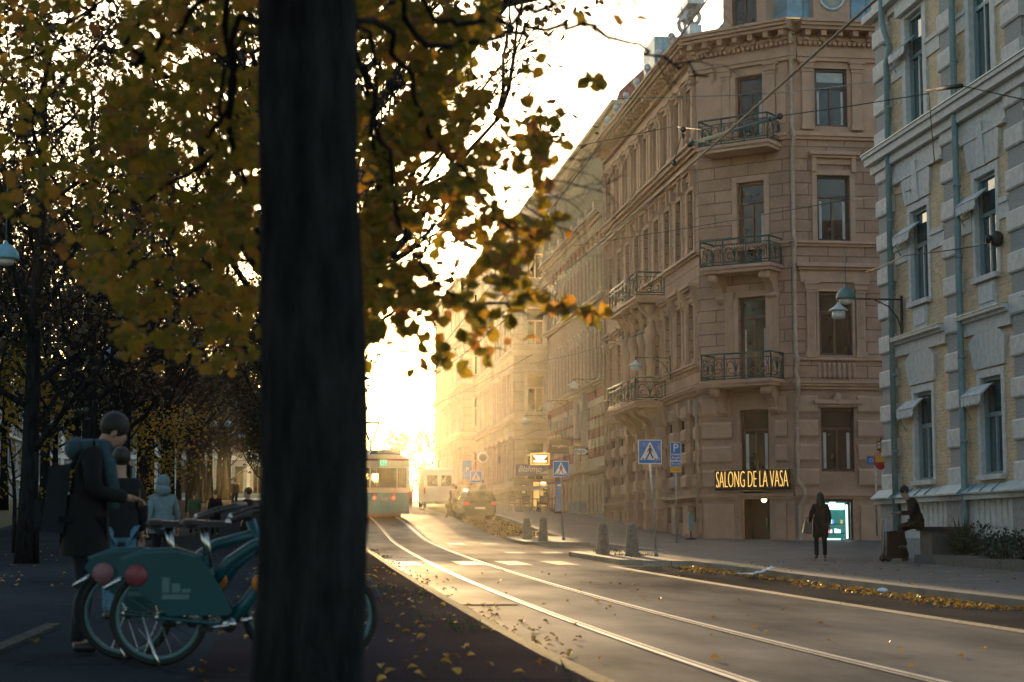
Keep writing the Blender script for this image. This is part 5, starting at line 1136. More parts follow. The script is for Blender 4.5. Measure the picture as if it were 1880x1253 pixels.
def bicycle(label, x, y, rz, disc="coral"):
    r = empty("rental_bicycle", (x, y, gz(x, y)), rz, label, "bicycle", "teal rental bicycles beside the big trunk"); W = WM[r] @ Matrix.Rotation(math.radians(4), 4, 'X')
    wheel(r, W, 0); wheel(r, W, 1.14)
    f = MB().mat("bike_teal"); f.tube([(.46, 0, .29), (.58, 0, .42), (.75, 0, .66), (.90, 0, .80)], .045, 8); f.tube([(.36, 0, .56), (.46, 0, .70), (.62, 0, .81), (.88, 0, .88)], .038, 8)
    f.tube([(.46, 0, .28), (.34, 0, .62), (.30, 0, .74)], .032, 8); f.tube([(.86, 0, .98), (.96, 0, .70)], .035, 8)
    for s_ in (-1, 1): f.tube([(.96, s_*.05, .70), (1.05, s_*.06, .52), (1.14, s_*.06, .33)], .018, 6); f.tube([(0, s_*.06, .33), (.46, s_*.05, .28)], .016, 6); f.tube([(0, s_*.06, .33), (.31, s_*.03, .70)], .012, 6)
    put(bpy.data.objects.new("frame", f.mesh("frame")), r, W)
    for cx_, a0, a1 in ((0, .3, 3.35), (1.14, .35, 2.9)):
        mg = MB().mat("bike_teal")
        pts = [(cx_+.365*math.cos(a0+(a1-a0)*i/14), .33+.365*math.sin(a0+(a1-a0)*i/14)) for i in range(15)]
        for p, q in zip(pts, pts[1:]): mg.hexa([(p[0], -.035, p[1]), (p[0], .035, p[1]), (q[0], .035, q[1]), (q[0], -.035, q[1]), (p[0], -.03, p[1]+.012), (p[0], .03, p[1]+.012), (q[0], .03, q[1]+.012), (q[0], -.03, q[1]+.012)])
        put(bpy.data.objects.new("mudguard", mg.mesh("mudguard")), r, W)
    sg_ = MB().mat("bike_teal"); out = [(-.28, .66), (-.24, .72), (-.10, .765), (.10, .775), (.27, .73), (.35, .63), (.49, .37), (.46, .345), (.06, .345), (-.13, .51), (-.25, .61)]
    for s_ in (-1, 1): sg_.prism(out, 1, s_*.075-.008, s_*.075+.008)
    sg_.tube([(-.26, 0, .70), (-.1, 0, .76), (.1, 0, .77), (.28, 0, .72)], .03, 6)
    g_ = put(bpy.data.objects.new("skirt_guard", sg_.mesh("skirt_guard")), r, W)
    d = MB().mat(disc); d.lathe([(.01, -.101), (.072, -.10), (.076, -.085)], 20, (-.15, 0, .615), 1); put(bpy.data.objects.new("round_emblem", d.mesh("emblem")), g_, W)
    lg = MB().mat("bike_pale"); lg.box(.02, .07, -.088, -.0845, .50, .60); lg.box(.085, .14, -.088, -.0845, .50, .56); lg.box(.02, .20, -.088, -.0845, .455, .488); lg.box(.15, .21, -.088, -.0845, .50, .525); put(bpy.data.objects.new("printed_mark", lg.mesh("mark")), g_, W)
    s = MB().mat("saddle_black"); s.hexa([(.15, -.085, .925), (.43, -.025, .935), (.43, .025, .935), (.15, .085, .925), (.16, -.075, .985), (.42, -.02, .97), (.42, .02, .97), (.16, .075, .985)]); s.ball((.20, 0, .955), .08, .095, .038); put(bpy.data.objects.new("saddle", s.mesh("saddle")), r, W)
    p = MB().mat("chrome"); p.tube([(.31, .02, .70), (.27, .02, .94)], .014, 8); p.tube([(.34, -.02, .66), (.30, -.02, .94)], .014, 8); put(bpy.data.objects.new("seat_post", p.mesh("seat_post")), r, W)
    h = MB().mat("wire_dark"); h.tube([(.86, 0, .98), (.82, 0, 1.08)], .022, 8); h.tube([(.60, -.29, 1.04), (.74, -.27, 1.08), (.82, -.10, 1.09), (.82, .10, 1.09), (.74, .27, 1.08), (.60, .29, 1.04)], .013, 8)
    hb = put(bpy.data.objects.new("handlebar", h.mesh("handlebar")), r, W); 
    for s_ in (-1, 1): gp = MB().mat("saddle_black"); gp.tube([(.46, s_*.31, .985), (.62, s_*.285, 1.045)], .02, 8); gp.mat("chrome"); gp.ball((.462, s_*.3105, .985), .024); put(bpy.data.objects.new("grip", gp.mesh("grip")), hb, W)
    c = MB().mat("chrome"); c.lathe([(.05, -.07), (.05, -.05)], 14, (.47, 0, .28), 1); c.tube([(.49, -.10, .285), (.33, -.105, .265)], .014, 6); c.tube([(.47, .1, .28), (.62, .11, .3)], .014, 6); c.ball((.49, -.105, .29), .03); c.tube([(.47, -.12, .28), (.47, .11, .28)], .02, 6); ck = put(bpy.data.objects.new("crank", c.mesh("crank")), r, W); c = MB().mat("rubber"); c.box(.27, .36, -.20, -.11, .25, .275); put(bpy.data.objects.new("pedal", c.mesh("pedal")), ck, W)
    k = MB().mat("chrome"); k.tube([(-.10, -.09, .34), (-.02, -.12, .10), (.02, -.16, .01)], .012, 6); put(bpy.data.objects.new("kickstand", k.mesh("kickstand")), r, W); k = MB().mat("chrome"); k.tube([(-.36, -.03, .52), (-.24, -.05, .60)], .016, 6); put(bpy.data.objects.new("mudguard_stay", k.mesh("mudguard_stay")), r, W)
    o = MB().mat("reflector_orange"); o.ball((.66, -.06, .56), .05, .02, .06); put(bpy.data.objects.new("reflector", o.mesh("reflector")), r, W)
    return r
bicycle("front one of two teal rental bicycles, with the deeper coral disc beside the big trunk", -.83, 12.45, .0)
bicycle("rear one of two teal rental bicycles, its paler disc peeking out behind the other", -1.10, 13.05, -.03, "coral_pale")

# ================================================================== TRAM
TY = 92.6
tram = bpy.data.objects.new("tram", None); tag(put(tram, None, Matrix.Translation((5.0, TY, zg(TY)+.02)) @ Matrix.Rotation(math.radians(2.6), 4, 'X')), "blue and cream tram seen from behind with a raised pantograph", "tram")
W = WM[tram]; TL = 14.5; HW = 1.32
def tpart(mb, name, parent=tram, Wd=None): return put(bpy.data.objects.new(name, mb.mesh(name)), parent, Wd or W)
RB = wallframe((-HW, 0), (1, 0, 0)); SB = wallframe((HW, 0), (0, 1, 0)); SL = wallframe((-HW, TL), (0, -1, 0)); FB2 = wallframe((HW, TL), (-1, 0, 0))
bl = MB().mat("tram_blue"); crm = MB().mat("tram_cream"); red = MB().mat("tram_red")
rear = [(.66, 1.98, 1.62, 2.62), (.16, .60, 1.62, 2.62), (2.04, 2.48, 1.62, 2.62)]; side = [(.5+k*1.35, 1.7+k*1.35, 1.62, 2.62) for k in range(10)]
for Fx, L, ops in ((RB, 2*HW, rear), (FB2, 2*HW, rear[:1]), (SB, TL, side), (SL, TL, side)):
    bl.frame(Fx); wall(bl, 0, L, .30, 1.36, []); crm.frame(Fx); wall(crm, 0, L, 1.36, 3.0, ops, .06)
bl.frame(RB); bl.box(.0, 2*HW, .30, .80, 0, .09); bl.box(.1, 2*HW-.1, .82, .85, 0, .03); bl.frame(Matrix.Identity(4))
tpart(bl, "lower_body")
crm.frame(Matrix.Identity(4)); crm.prism([(-HW, 2.98), (HW, 2.98), (HW-.05, 3.12), (HW-.25, 3.24), (.5, 3.32), (-.5, 3.32), (-HW+.25, 3.24), (-HW+.05, 3.12)], 1, -.02, TL); tpart(crm, "upper_body")
red.frame(RB); red.box(.35, 2*HW-.02, 3.0, 3.10, 0, .035); tpart(red, "red_band")
for Fx, ops in ((RB, rear), (FB2, rear[:1]), (SB, side), (SL, side)):
    for i, (a, b, c, d) in enumerate(ops):
        f = MB().mat("tram_grey").frame(W @ Fx); f.box(a, a+.04, c, d, -.05, .02); f.box(b-.04, b, c, d, -.05, .02); f.box(a+.04, b-.04, c, c+.04, -.05, .02); f.box(a+.04, b-.04, d-.04, d, -.05, .02)
        o = put(bpy.data.objects.new("window", f.mesh("window")), tram, None); g = MB().mat("glass_clear").frame(W @ Fx); g.quad((a, c, -.03), (b, c, -.03), (b, d, -.03), (a, d, -.03)); put(bpy.data.objects.new("pane", g.mesh("pane")), o, None)
it = MB().mat("tram_grey"); it.box(-HW+.05, HW-.05, .1, TL-.1, .8, .9); it.box(-1.0, 1.0, .4, TL-.4, .32, .78); it.box(-.9, .9, .02, .3, .14, .40); it.box(-HW+.05, -.5, 12.2, 12.3, .9, 2.95); it.box(.35, HW-.05, 12.2, 12.3, .9, 2.95); it.box(-.5, .35, 12.2, 12.3, 2.2, 2.95); it.box(-.5, .35, 12.2, 12.3, .9, 1.5)
for k in range(9):
    for x in (-.85, .45): it.box(x, x+.42, 1.0+k*1.4, 1.45+k*1.4, .9, 1.35); it.box(x, x+.42, 1.0+k*1.4, 1.08+k*1.4, 1.35, 1.95)
for k in range(6): it.tube([(-.35, 1+k*2.2, .9), (-.35, 1+k*2.2, 2.9)], .025, 6)
tpart(it, "interior")
dp = MB().mat("tram_grey").frame(RB); dp.box(1.07, 1.53, 2.70, 3.06, 0, .07); dp.mat("display_green"); dp.box(1.11, 1.49, 2.74, 3.02, .07, .085); d_ = tpart(dp, "route_display")
text_mesh("route_number", "10", .30, "display_text", d_, W @ RB @ Matrix.Translation((1.30, 2.88, .09)), .004)
for x in (.85, 1.83):
    t = MB().mat("tram_grey").frame(RB); t.box(x-.11, x+.11, .98, 1.34, 0, .05); o = tpart(t, "light_cluster"); t = MB().mat("tail_red").frame(RB); t.lathe([(.01, .10), (.075, .09), (.085, .05)], 14, (x, 1.08, 0), 2); tpart(t, "tail_light", o)
    t = MB().mat("reflector_orange").frame(RB); t.lathe([(.01, .08), (.06, .075), (.065, .05)], 12, (x, 1.26, 0), 2); tpart(t, "indicator", o)
text_mesh("fleet_number", "369", .24, "tram_cream", tram, W @ RB @ Matrix.Translation((1.36, 1.02, .012)), .004)
rg = MB().mat("tram_grey"); rg.box(-.95, -.25, 1.4, 2.2, 3.3, 3.55); rg.box(-.15, .95, 2.2, 5.0, 3.3, 3.58); rg.box(-1.1, 1.1, 5.5, 8, 3.25, 3.45); rg.mat("plastic_white"); rg.hexa([(-1.25, .15, 3.18), (-.75, .15, 3.28), (-.75, 1.6, 3.28), (-1.25, 1.6, 3.18), (-1.2, .2, 3.26), (-.65, .25, 3.46), (-.65, 1.5, 3.46), (-1.2, 1.5, 3.26)]); tpart(rg, "roof_equipment")
pg = MB().mat("wire_dark")
pg.tube([(-.58, 1.9, 3.5), (-.58, 1.9, 4.05)], .07, 6); pg.tube([(-.74, 1.9, 4.08), (-.42, 1.9, 4.08)], .03, 6); pg.tube([(-.74, 1.9, 4.20), (-.42, 1.9, 4.20)], .03, 6)
for s_ in (-1, 1): pg.tube([(-.58+s_*.13, 1.9, 4.08), (-.58+s_*.40, 1.9, 4.95)], .05, 5)
pg.tube([(-.58-.62, 1.9, 4.90), (-.58-.46, 1.9, 4.98), (-.58+.46, 1.9, 4.98), (-.58+.62, 1.9, 4.90)], .055, 5); pg.tube([(-.58-.42, 2.05, 4.98), (-.58+.42, 2.05, 4.98)], .045, 5)
tpart(pg, "pantograph")
for y in (2.6, 4.4, 10, 11.8):
    for s_ in (-1, 1):
        wl = MB().mat("wire_dark"); wl.lathe([(.01, s_*.66), (.33, s_*.66), (.35, s_*.72), (.33, s_*.78), (.01, s_*.78)], 18, (0, y, .34), 0); tpart(wl, "wheel")
# ================================================================== CARS
def loft(mb, secs):                    # sections: (y, [(x,z)...]) left-right symmetric outlines
    n = len(secs[0][1]); vs = [(x, y, z) for y, pts in secs for x, z in pts]; fs = []
    for i in range(len(secs)-1):
        for k in range(n): fs.append((i*n+k, i*n+(k+1) % n, (i+1)*n+(k+1) % n, (i+1)*n+k))
    fs += [tuple(range(n))[::-1], tuple(range((len(secs)-1)*n, len(secs)*n))]; mb.smooth = False; mb.add(vs, fs)
def sec(w0, w1, z0, z1, z2): return [(-w0, z0), (w0, z0), (w1, z0+.15), (w1, z1), (w1-.06, z2), (-w1+.06, z2), (-w1, z1), (-w1, z0+.15)]
def car_wheels(r, W, ys, hw, R=.33, name="wheel"):
    for y in ys:
        for s_ in (-1, 1):
            t = MB().mat("rubber"); t.lathe([(.18, s_*(hw-.21)), (R-.02, s_*(hw-.21)), (R, s_*(hw-.17)), (R, s_*(hw-.03)), (R-.03, s_*hw), (R-.10, s_*hw)], 20, (0, y, R), 0); o = put(bpy.data.objects.new(name, t.mesh(name)), r, W)
            t = MB().mat("chrome"); t.lathe([(.02, s_*(hw-.01)), (R-.11, s_*(hw-.02)), (R-.10, s_*(hw-.06))], 10, (0, y, R), 0); put(bpy.data.objects.new("rim", t.mesh("rim")), o, W)
def hatchback(label, x, y, paint):
    r = bpy.data.objects.new("parked_car", None); tag(put(r, None, Matrix.Translation((x, y, zg(y)+.01)) @ Matrix.Rotation(math.radians(2.7), 4, 'X')), label, "car"); W = WM[r]
    b = MB().mat(paint); loft(b, [(-.02, sec(.66, .74, .36, .70, .92)), (.12, sec(.70, .83, .26, .78, 1.0)), (.5, sec(.72, .88, .22, .80, 1.02)), (2.2, sec(.72, .89, .20, .78, .98)), (3.2, sec(.72, .87, .20, .76, .95)), (4.0, sec(.70, .80, .24, .66, .80)), (4.25, sec(.55, .66, .34, .56, .66))])
    b.hexa([(-.80, .16, 1.0), (.80, .16, 1.0), (.80, .24, 1.0), (-.80, .24, 1.0), (-.60, .50, 1.47), (.60, .50, 1.47), (.60, .56, 1.47), (-.60, .56, 1.47)]) if False else None
    b.hexa([(-.64, .46, 1.44), (.64, .46, 1.44), (.64, 2.3, 1.46), (-.64, 2.3, 1.46), (-.56, .42, 1.50), (.56, .42, 1.50), (.56, 2.2, 1.53), (-.56, 2.2, 1.53)])
    for s_ in (-1, 1):
        for (p, q) in (((.81, .14, .98), (.62, .48, 1.46)), ((.86, 1.05, 1.0), (.63, 1.15, 1.46)), ((.86, 1.95, .98), (.63, 1.95, 1.46)), ((.80, 3.1, .95), (.60, 2.28, 1.47))): b.tube([(s_*p[0], p[1], p[2]), (s_*q[0], q[1], q[2])], .05, 6)
    b.box(-.62, .62, .30, .46, 1.46, 1.50)
    put(bpy.data.objects.new("body", b.mesh("body")), r, W)
    for nm, q in (("rear_window", [(-.76, .13, 1.0), (.76, .13, 1.0), (.60, .47, 1.44), (-.60, .47, 1.44)]), ("windscreen", [(-.78, 3.08, .97), (.78, 3.08, .97), (.58, 2.3, 1.45), (-.58, 2.3, 1.45)]), ("side_window", [(-.85, .3, 1.0), (-.85, 3.0, .98), (-.62, 2.3, 1.45), (-.63, .6, 1.45)]), ("side_window", [(.85, .3, 1.0), (.85, 3.0, .98), (.62, 2.3, 1.45), (.63, .6, 1.45)])):
        g = MB().mat("glass_clear"); g.quad(*q); put(bpy.data.objects.new(nm, g.mesh(nm)), r, W)
    s = MB().mat("cloth_black")
    for xx in (-.38, .38): s.box(xx-.24, xx+.24, 1.6, 1.72, .6, 1.18); s.box(xx-.12, xx+.12, 1.62, 1.7, 1.2, 1.36)
    s.box(-.68, .68, .75, .86, .6, 1.12); put(bpy.data.objects.new("seats", s.mesh("seats")), r, W)
    for s_ in (-1, 1):
        l = MB().mat("tail_red" if False else "sign_red"); l.box(s_*.56, s_*.80, -.035, .12, .78, .95); put(bpy.data.objects.new("tail_light", l.mesh("tail_light")), r, W)
        mr = MB().mat(paint); mr.ball((s_*1.0, 2.55, 1.02), .11, .07, .08); mr.tube([(s_*.86, 2.55, .98), (s_*.97, 2.55, 1.0)], .025, 5); put(bpy.data.objects.new("mirror", mr.mesh("mirror")), r, W)
    pl = MB().mat("plastic_white"); pl.box(-.26, .26, -.055, -.03, .58, .69); p_ = put(bpy.data.objects.new("number_plate", pl.mesh("number_plate")), r, W)
    bp = MB().mat("rubber"); bp.box(-.72, .72, -.10, .05, .30, .50); bp.box(-.35, .35, -.05, -.02, .96, .985); put(bpy.data.objects.new("bumper", bp.mesh("bumper")), r, W)
    car_wheels(r, W, (.75, 3.35), .86); return r
hatchback("dark hatchback parked in the leaf strewn bay, backlit by the low sun", 9.85, 91.5, "car_black")
hatchback("small reddish car half lost in the glare behind the white van", 7.75, 122, "car_red")
r = bpy.data.objects.new("parked_van", None); tag(put(r, None, Matrix.Translation((9.35, 110, zg(110)+.01)) @ Matrix.Rotation(math.radians(2.4), 4, 'X')), "tall white van parked along the street, washed out by the sun haze", "van"); W = WM[r]
b = MB().mat("van_white"); loft(b, [(0, [(-.92, .4), (.92, .4), (.96, .9), (.95, 1.6), (.84, 2.45), (-.84, 2.45), (-.95, 1.6), (-.96, .9)]), (.15, [(-.94, .35), (.94, .35), (.99, .9), (.98, 1.6), (.86, 2.52), (-.86, 2.52), (-.98, 1.6), (-.99, .9)]), (4.2, [(-.94, .35), (.94, .35), (.99, .9), (.98, 1.6), (.86, 2.52), (-.86, 2.52), (-.98, 1.6), (-.99, .9)]), (5.2, [(-.9, .35), (.9, .35), (.95, .9), (.9, 1.2), (.8, 1.3), (-.8, 1.3), (-.9, 1.2), (-.95, .9)])])
put(bpy.data.objects.new("body", b.mesh("body")), r, W)
for s_ in (-1, 1):
    d = MB().mat("van_white"); d.box(s_*.02, s_*.86, -.03, .0, .5, 2.3); o = put(bpy.data.objects.new("rear_door", d.mesh("rear_door")), r, W)
    d = MB().mat("glass_dark"); d.box(s_*.12, s_*.74, -.04, -.03, 1.45, 2.1); put(bpy.data.objects.new("pane", d.mesh("pane")), o, W)
    d = MB().mat("sign_red"); d.box(s_*.86, s_*.95, -.03, .05, .95, 1.35); put(bpy.data.objects.new("tail_light", d.mesh("tail_light")), r, W)
d = MB().mat("rubber"); d.box(-.95, .95, -.12, .02, .36, .52); put(bpy.data.objects.new("bumper", d.mesh("bumper")), r, W)
car_wheels(r, W, (.9, 4.2), .95, .34)

# ================================================================== STREET FURNITURE
def bollard_mesh():
    mb = MB().mat("granite_bollard"); mb.lathe([(.19, -.05), (.20, .0), (.185, .12), (.15, .70), (.125, .82), (.08, .86), (.01, .87)], 18, (0, 0, 0), 2); return mb.mesh("bollard")
BM = bollard_mesh()
for (x, y, lab) in ((9.28, 47.9, "granite bollard beside the nearest crossing sign pole, right one of the near pair"), (8.78, 49.6, "granite bollard at the tip of the near kerb nose, left one of the near pair"),
                    (9.63, 67.2, "granite bollard of the far pair beside the second crossing sign, right one"), (9.35, 69.6, "granite bollard of the far pair standing farthest from the camera")):
    tag(put(bpy.data.objects.new("granite_bollard", BM), None, Matrix.Translation((x, y, gz(x, y))) @ Matrix.Rotation(x*9, 4, 'Z')), lab, "bollard", "granite bollards at the crossing")
def crossing_sign(x, y, size, top, label, lean=0.0, yaw=0.0):
    z = gz(x, y); r = empty("crossing_sign", (x, y, z), yaw, label, "road sign", "pedestrian crossing signs"); W = WM[r]
    p = MB().mat("steel_galv"); p.tube([(0, .06, -.1), (lean*.6, .06, top*.6), (lean, .06, top-.05)], .032, 10); p.lathe([(.06, -.02), (.06, .1), (.035, .14)], 10, (0, .06, 0), 2); put(bpy.data.objects.new("pole", p.mesh("pole")), r, W)
    Fx = wallframe((lean, 0, top-size/2), (1, 0, 0)); h = size/2
    q = MB().mat("sign_white").frame(Fx); q.box(-h, h, -h, h, -.02, .0); q.mat("sign_blue"); q.box(-h+.025, h-.025, -h+.025, h-.025, .0, .004); pn = put(bpy.data.objects.new("panel", q.mesh("panel")), r, W)
    s = MB().mat("sign_white").frame(Fx @ Matrix.Diagonal((size, size, 1, 1))); s.prism([(-.42, -.33), (.42, -.33), (0, .42)], 2, .004, .007); s.mat("sign_black")
    s.lathe([(.012, .009), (.045, .0085), (.045, .0072)], 12, (0, .23, 0), 2); s.prism([(-.045, .18), (.045, .18), (.06, -.02), (-.05, -.02)], 2, .007, .0095)
    s.prism([(-.05, -.02), (.02, -.02), (-.08, -.20), (-.12, -.28), (-.17, -.27), (-.12, -.16)], 2, .007, .0094); s.prism([(.0, -.02), (.06, -.02), (.09, -.14), (.15, -.25), (.10, -.28), (.04, -.16)], 2, .007, .0093)
    s.prism([(-.045, .17), (-.10, .06), (-.13, .0), (-.10, -.01), (-.06, .07), (-.03, .12)], 2, .007, .0092); s.prism([(.045, .17), (.10, .07), (.13, .02), (.11, .0), (.07, .06), (.03, .12)], 2, .007, .0091)
    for a in (-.33, -.19, .20, .31): s.prism([(a, -.32), (a+.07, -.32), (a+.055, -.27), (a-.01, -.27)], 2, .007, .0090)
    put(bpy.data.objects.new("symbol", s.mesh("symbol")), pn, W); return r
crossing_sign(9.95, 47.9, .66, 3.13, "nearest blue pedestrian crossing sign on a leaning pole by the granite bollards", -.16, .05)
crossing_sign(10.6, 68.4, .62, 3.02, "second blue pedestrian crossing sign in front of the hanging cafe signs", -.10, .03)
crossing_sign(10.5, 99.5, .66, 2.45, "third pedestrian crossing sign, greyed by haze above the parked dark car")
crossing_sign(11.0, 132, .66, 2.45, "farthest pedestrian crossing sign, almost lost in the glare")
def plate(parent, W, Fx, u0, u1, v0, v1, mat, txt=None, ts=.1, tm="sign_white", rim=None):
    q = MB().frame(Fx); 
    if rim: q.mat(rim); q.box(u0, u1, v0, v1, -.015, 0); q.mat(mat); q.box(u0+.015, u1-.015, v0+.015, v1-.015, 0, .004)
    else: q.mat(mat); q.box(u0, u1, v0, v1, -.015, .004)
    o = put(bpy.data.objects.new("panel", q.mesh("panel")), parent, W)
    if txt: text_mesh("lettering", txt, ts, tm, o, W @ Fx @ Matrix.Translation(((u0+u1)/2, (v0+v1)/2, .007)), .002)
    return o
y = 64.0; x = (1246-522.5)*y/FPX+.0; z = gz(x, y)
r = empty("parking_sign", (x, y, z), 0, "blue parking sign stack with an orange plate on a pole by the salmon house", "road sign"); W = WM[r]
p = MB().mat("steel_galv"); p.tube([(0, .05, -.05), (0, .05, 3.62)], .03, 8); put(bpy.data.objects.new("pole", p.mesh("pole")), r, W); Fx = wallframe((0, 0, 0), (1, 0, 0))
plate(r, W, Fx, -.2, .2, 3.20, 3.63, "sign_blue", "P", .42, rim="sign_white"); plate(r, W, Fx, -.2, .2, 2.97, 3.18, "sign_blue", "Avgift", .13, rim="sign_white"); plate(r, W, Fx, -.2, .2, 2.76, 2.95, "sign_blue", "Boende", .10, rim="sign_white"); plate(r, W, Fx, -.2, .2, 2.54, 2.74, "sign_yellow", "Zon 3", .10, "sign_black")
# far hazy signs
y = 104; r = empty("parking_sign", (10.5, y, gz(10.5, y)), 0, "pale blue sign washed out by haze left of the third crossing sign", "road sign"); W = WM[r]
p = MB().mat("steel_galv"); p.tube([(0, .05, 0), (0, .05, 3.0)], .03, 8); put(bpy.data.objects.new("pole", p.mesh("pole")), r, W); plate(r, W, Fx, -.30, .22, 1.95, 3.0, "sign_blue", "P", .4)
y = 112; r = empty("round_sign", (12.25, y, gz(12.25, y)), 0, "round white hanging sign in the haze right of the third crossing sign", "sign"); W = WM[r]
p = MB().mat("steel_galv"); p.tube([(0, .05, 0), (0, .05, 3.3)], .03, 8); put(bpy.data.objects.new("pole", p.mesh("pole")), r, W); p = MB().mat("sign_white").frame(Fx); p.lathe([(.01, .02), (.36, .02), (.36, -.02), (.01, -.02)], 20, (0, 3.1, 0), 2); p.mat("sign_black"); p.lathe([(.20, .021), (.24, .024), (.2, .021)], 16, (0, 3.1, 0), 2); put(bpy.data.objects.new("panel", p.mesh("panel")), r, W)
# shop signs sticking out over the pavement
def hang_sign(name, label, px0, px1, py0, py1, X1, Y, mat, rim=None, glow=False):
    a, b = at(px0, py1, Y), at(px1, py0, Y); Fx = wallframe((0, Y, 0), (1, 0, 0)); q = MB().frame(Fx)
    if rim: q.mat(rim); q.box(a.x, b.x, a.z, b.z, -.08, .0); q.mat(mat); q.box(a.x+.06, b.x-.06, a.z+.06, b.z-.06, 0, .01)
    else: q.mat(mat); q.box(a.x, b.x, a.z, b.z, -.08, .01)
    q.mat("wire_dark"); q.tube([(b.x-.1, b.z+.05, -.04), (X1, b.z+.05, -.04)], .03, 5); q.tube([(a.x+.1, b.z+.06, -.04), (X1, b.z+.06, -.04)], .02, 5)
    o = put(bpy.data.objects.new(name, q.mesh(name)), None, None); tag(o, label, "sign"); return o, Fx, a, b
o, Fx, a, b = hang_sign("hanging_sign", "white arrow shaped sign reading gaga hanging from the striped brick house", 1053, 1081, 823, 836, 16.6, 97.5, "sign_black")
q = MB().mat("sign_white").frame(Fx); q.prism([(a.x+.03, a.z+.03), (b.x-.22, a.z+.03), (b.x-.04, (a.z+b.z)/2), (b.x-.22, b.z-.03), (a.x+.03, b.z-.03)], 2, .01, .016); q.build("arrow", o)
text_mesh("lettering", "gaga", .34, "sign_black", o, Fx @ Matrix.Translation(((a.x+b.x)/2-.08, (a.z+b.z)/2+.03, .018)), .003)
q = MB().mat("sign_yellow").frame(Fx); c = at(1060, 815, 97.5); q.prism([(c.x-.16, c.z-.12), (c.x+.16, c.z-.12), (c.x+.2, c.z+.12), (c.x+.09, c.z), (c.x, c.z+.16), (c.x-.09, c.z), (c.x-.2, c.z+.12)], 2, -.03, .0); q.build("crown_emblem", o)
text_mesh("lettering", "1891", .14, "sign_white", o, Fx @ Matrix.Translation((c.x, c.z-.26, 0)), .003)
o, Fx, a, b = hang_sign("hanging_sign", "large black sign with a thin white flourish above the second crossing sign", 1009, 1045, 808, 833, 16.6, 100, "sign_black")
q = MB().mat("sign_white").frame(Fx); m_ = (a.x+b.x)/2; zz = (a.z+b.z)/2; q.tube([(m_-.42, zz+.02, .015), (m_-.15, zz+.05, .015), (m_, zz-.03, .015), (m_+.18, zz+.06, .015), (m_+.45, zz, .015)], .018, 4); q.tube([(m_-.1, zz-.06, .015), (m_+.05, zz+.08, .015), (m_+.2, zz-.04, .015)], .015, 4); q.build("flourish", o)
q = MB().mat("sign_black").frame(Fx); q.box(m_-.13, m_+.13, b.z, b.z+.28, -.06, 0); q.build("bracket_box", o)
o, Fx, a, b = hang_sign("cafe_sign", "glowing gold framed sign with white wings over the cafe terrace", 974, 1009, 832, 854, 16.6, 108, "sign_yellow", "gold_glow")
q = MB().mat("white_glow").frame(Fx); m_ = (a.x+b.x)/2; zz = (a.z+b.z)/2+.1
for s_ in (-1, 1): q.prism([(m_+s_*.03, zz-.1), (m_+s_*.2, zz-.13), (m_+s_*.42, zz+.12), (m_+s_*.2, zz+.10), (m_+s_*.03, zz+.08)], 2, .012, .02)
q.build("wings", o); text_mesh("lettering", "CAFE SERVERING", .14, "white_glow", o, Fx @ Matrix.Translation((m_, zz-.25, .014)), .003, .75)
a, b = at(948, 874, 114.6), at(1010, 853, 114.6); Fx = wallframe((0, 114.6, 0), (1, 0, 0)); q = MB().mat("sign_purple").frame(Fx); q.box(a.x, b.x, a.z, b.z, -.25, .05); o = tag(put(bpy.data.objects.new("fascia_sign", q.mesh("fascia_sign")), None, None), "long purple grey fascia sign with white script on the tan corner house", "sign")
text_mesh("lettering", "Blahmo", .55, "sign_white", o, Fx @ Matrix.Translation((a.x+.85, (a.z+b.z)/2+.06, .055)), .004, .9, shear=.3); text_mesh("lettering", "R.Sandor", .26, "sign_white", o, Fx @ Matrix.Translation((b.x-.55, (a.z+b.z)/2-.15, .055)), .004, .8, shear=.3)
o, Fx, a, b = hang_sign("hanging_sign", "small purple grey script sign hanging left of the tan corner house, faded by haze", 915, 943, 838, 851, 15.0, 122, "sign_purple"); text_mesh("lettering", "Blahmo", .3, "sign_white", o, Fx @ Matrix.Translation(((a.x+b.x)/2, (a.z+b.z)/2, .014)), .003, .9, shear=.3)
# cafe front: lit opening and poster on the tan corner house
Fx = wallframe((0, 114.9, 0), (1, 0, 0)); a, b = at(979, 925, 114.9), at(1003, 885, 114.9); q = MB().mat("cafe_glow").frame(Fx); q.box(a.x, b.x, a.z-.3, b.z, -.1, .02); q.mat("window_brown"); q.box(a.x-.06, a.x, a.z-.3, b.z+.06, -.1, .08); q.box(b.x, b.x+.06, a.z-.3, b.z+.06, -.1, .08); q.box(a.x, b.x, b.z, b.z+.06, -.1, .08); q.box((a.x+b.x)/2-.03, (a.x+b.x)/2+.03, a.z-.3, b.z, .02, .06); q.mat("white_glow"); q.box(b.x-.35, b.x-.05, b.z-.1, b.z-.04, .02, .06)
put(bpy.data.objects.new("shop_door", q.mesh("shop_door")), tan, None)
a, b = at(956, 908, 114.9), at(966, 889, 114.9); q = MB().mat("window_brown").frame(Fx); q.box(a.x, b.x, a.z, b.z, 0, .05); q.mat("sign_white"); q.box(a.x+.04, b.x-.04, a.z+.05, b.z-.05, .05, .055); q.mat("sign_blue"); q.box(a.x+.08, b.x-.08, (a.z+b.z)/2-.1, (a.z+b.z)/2+.15, .055, .06); tag(put(bpy.data.objects.new("poster_frame", q.mesh("poster_frame")), None, None), "framed poster on the tan wall left of the lit cafe door", "poster")
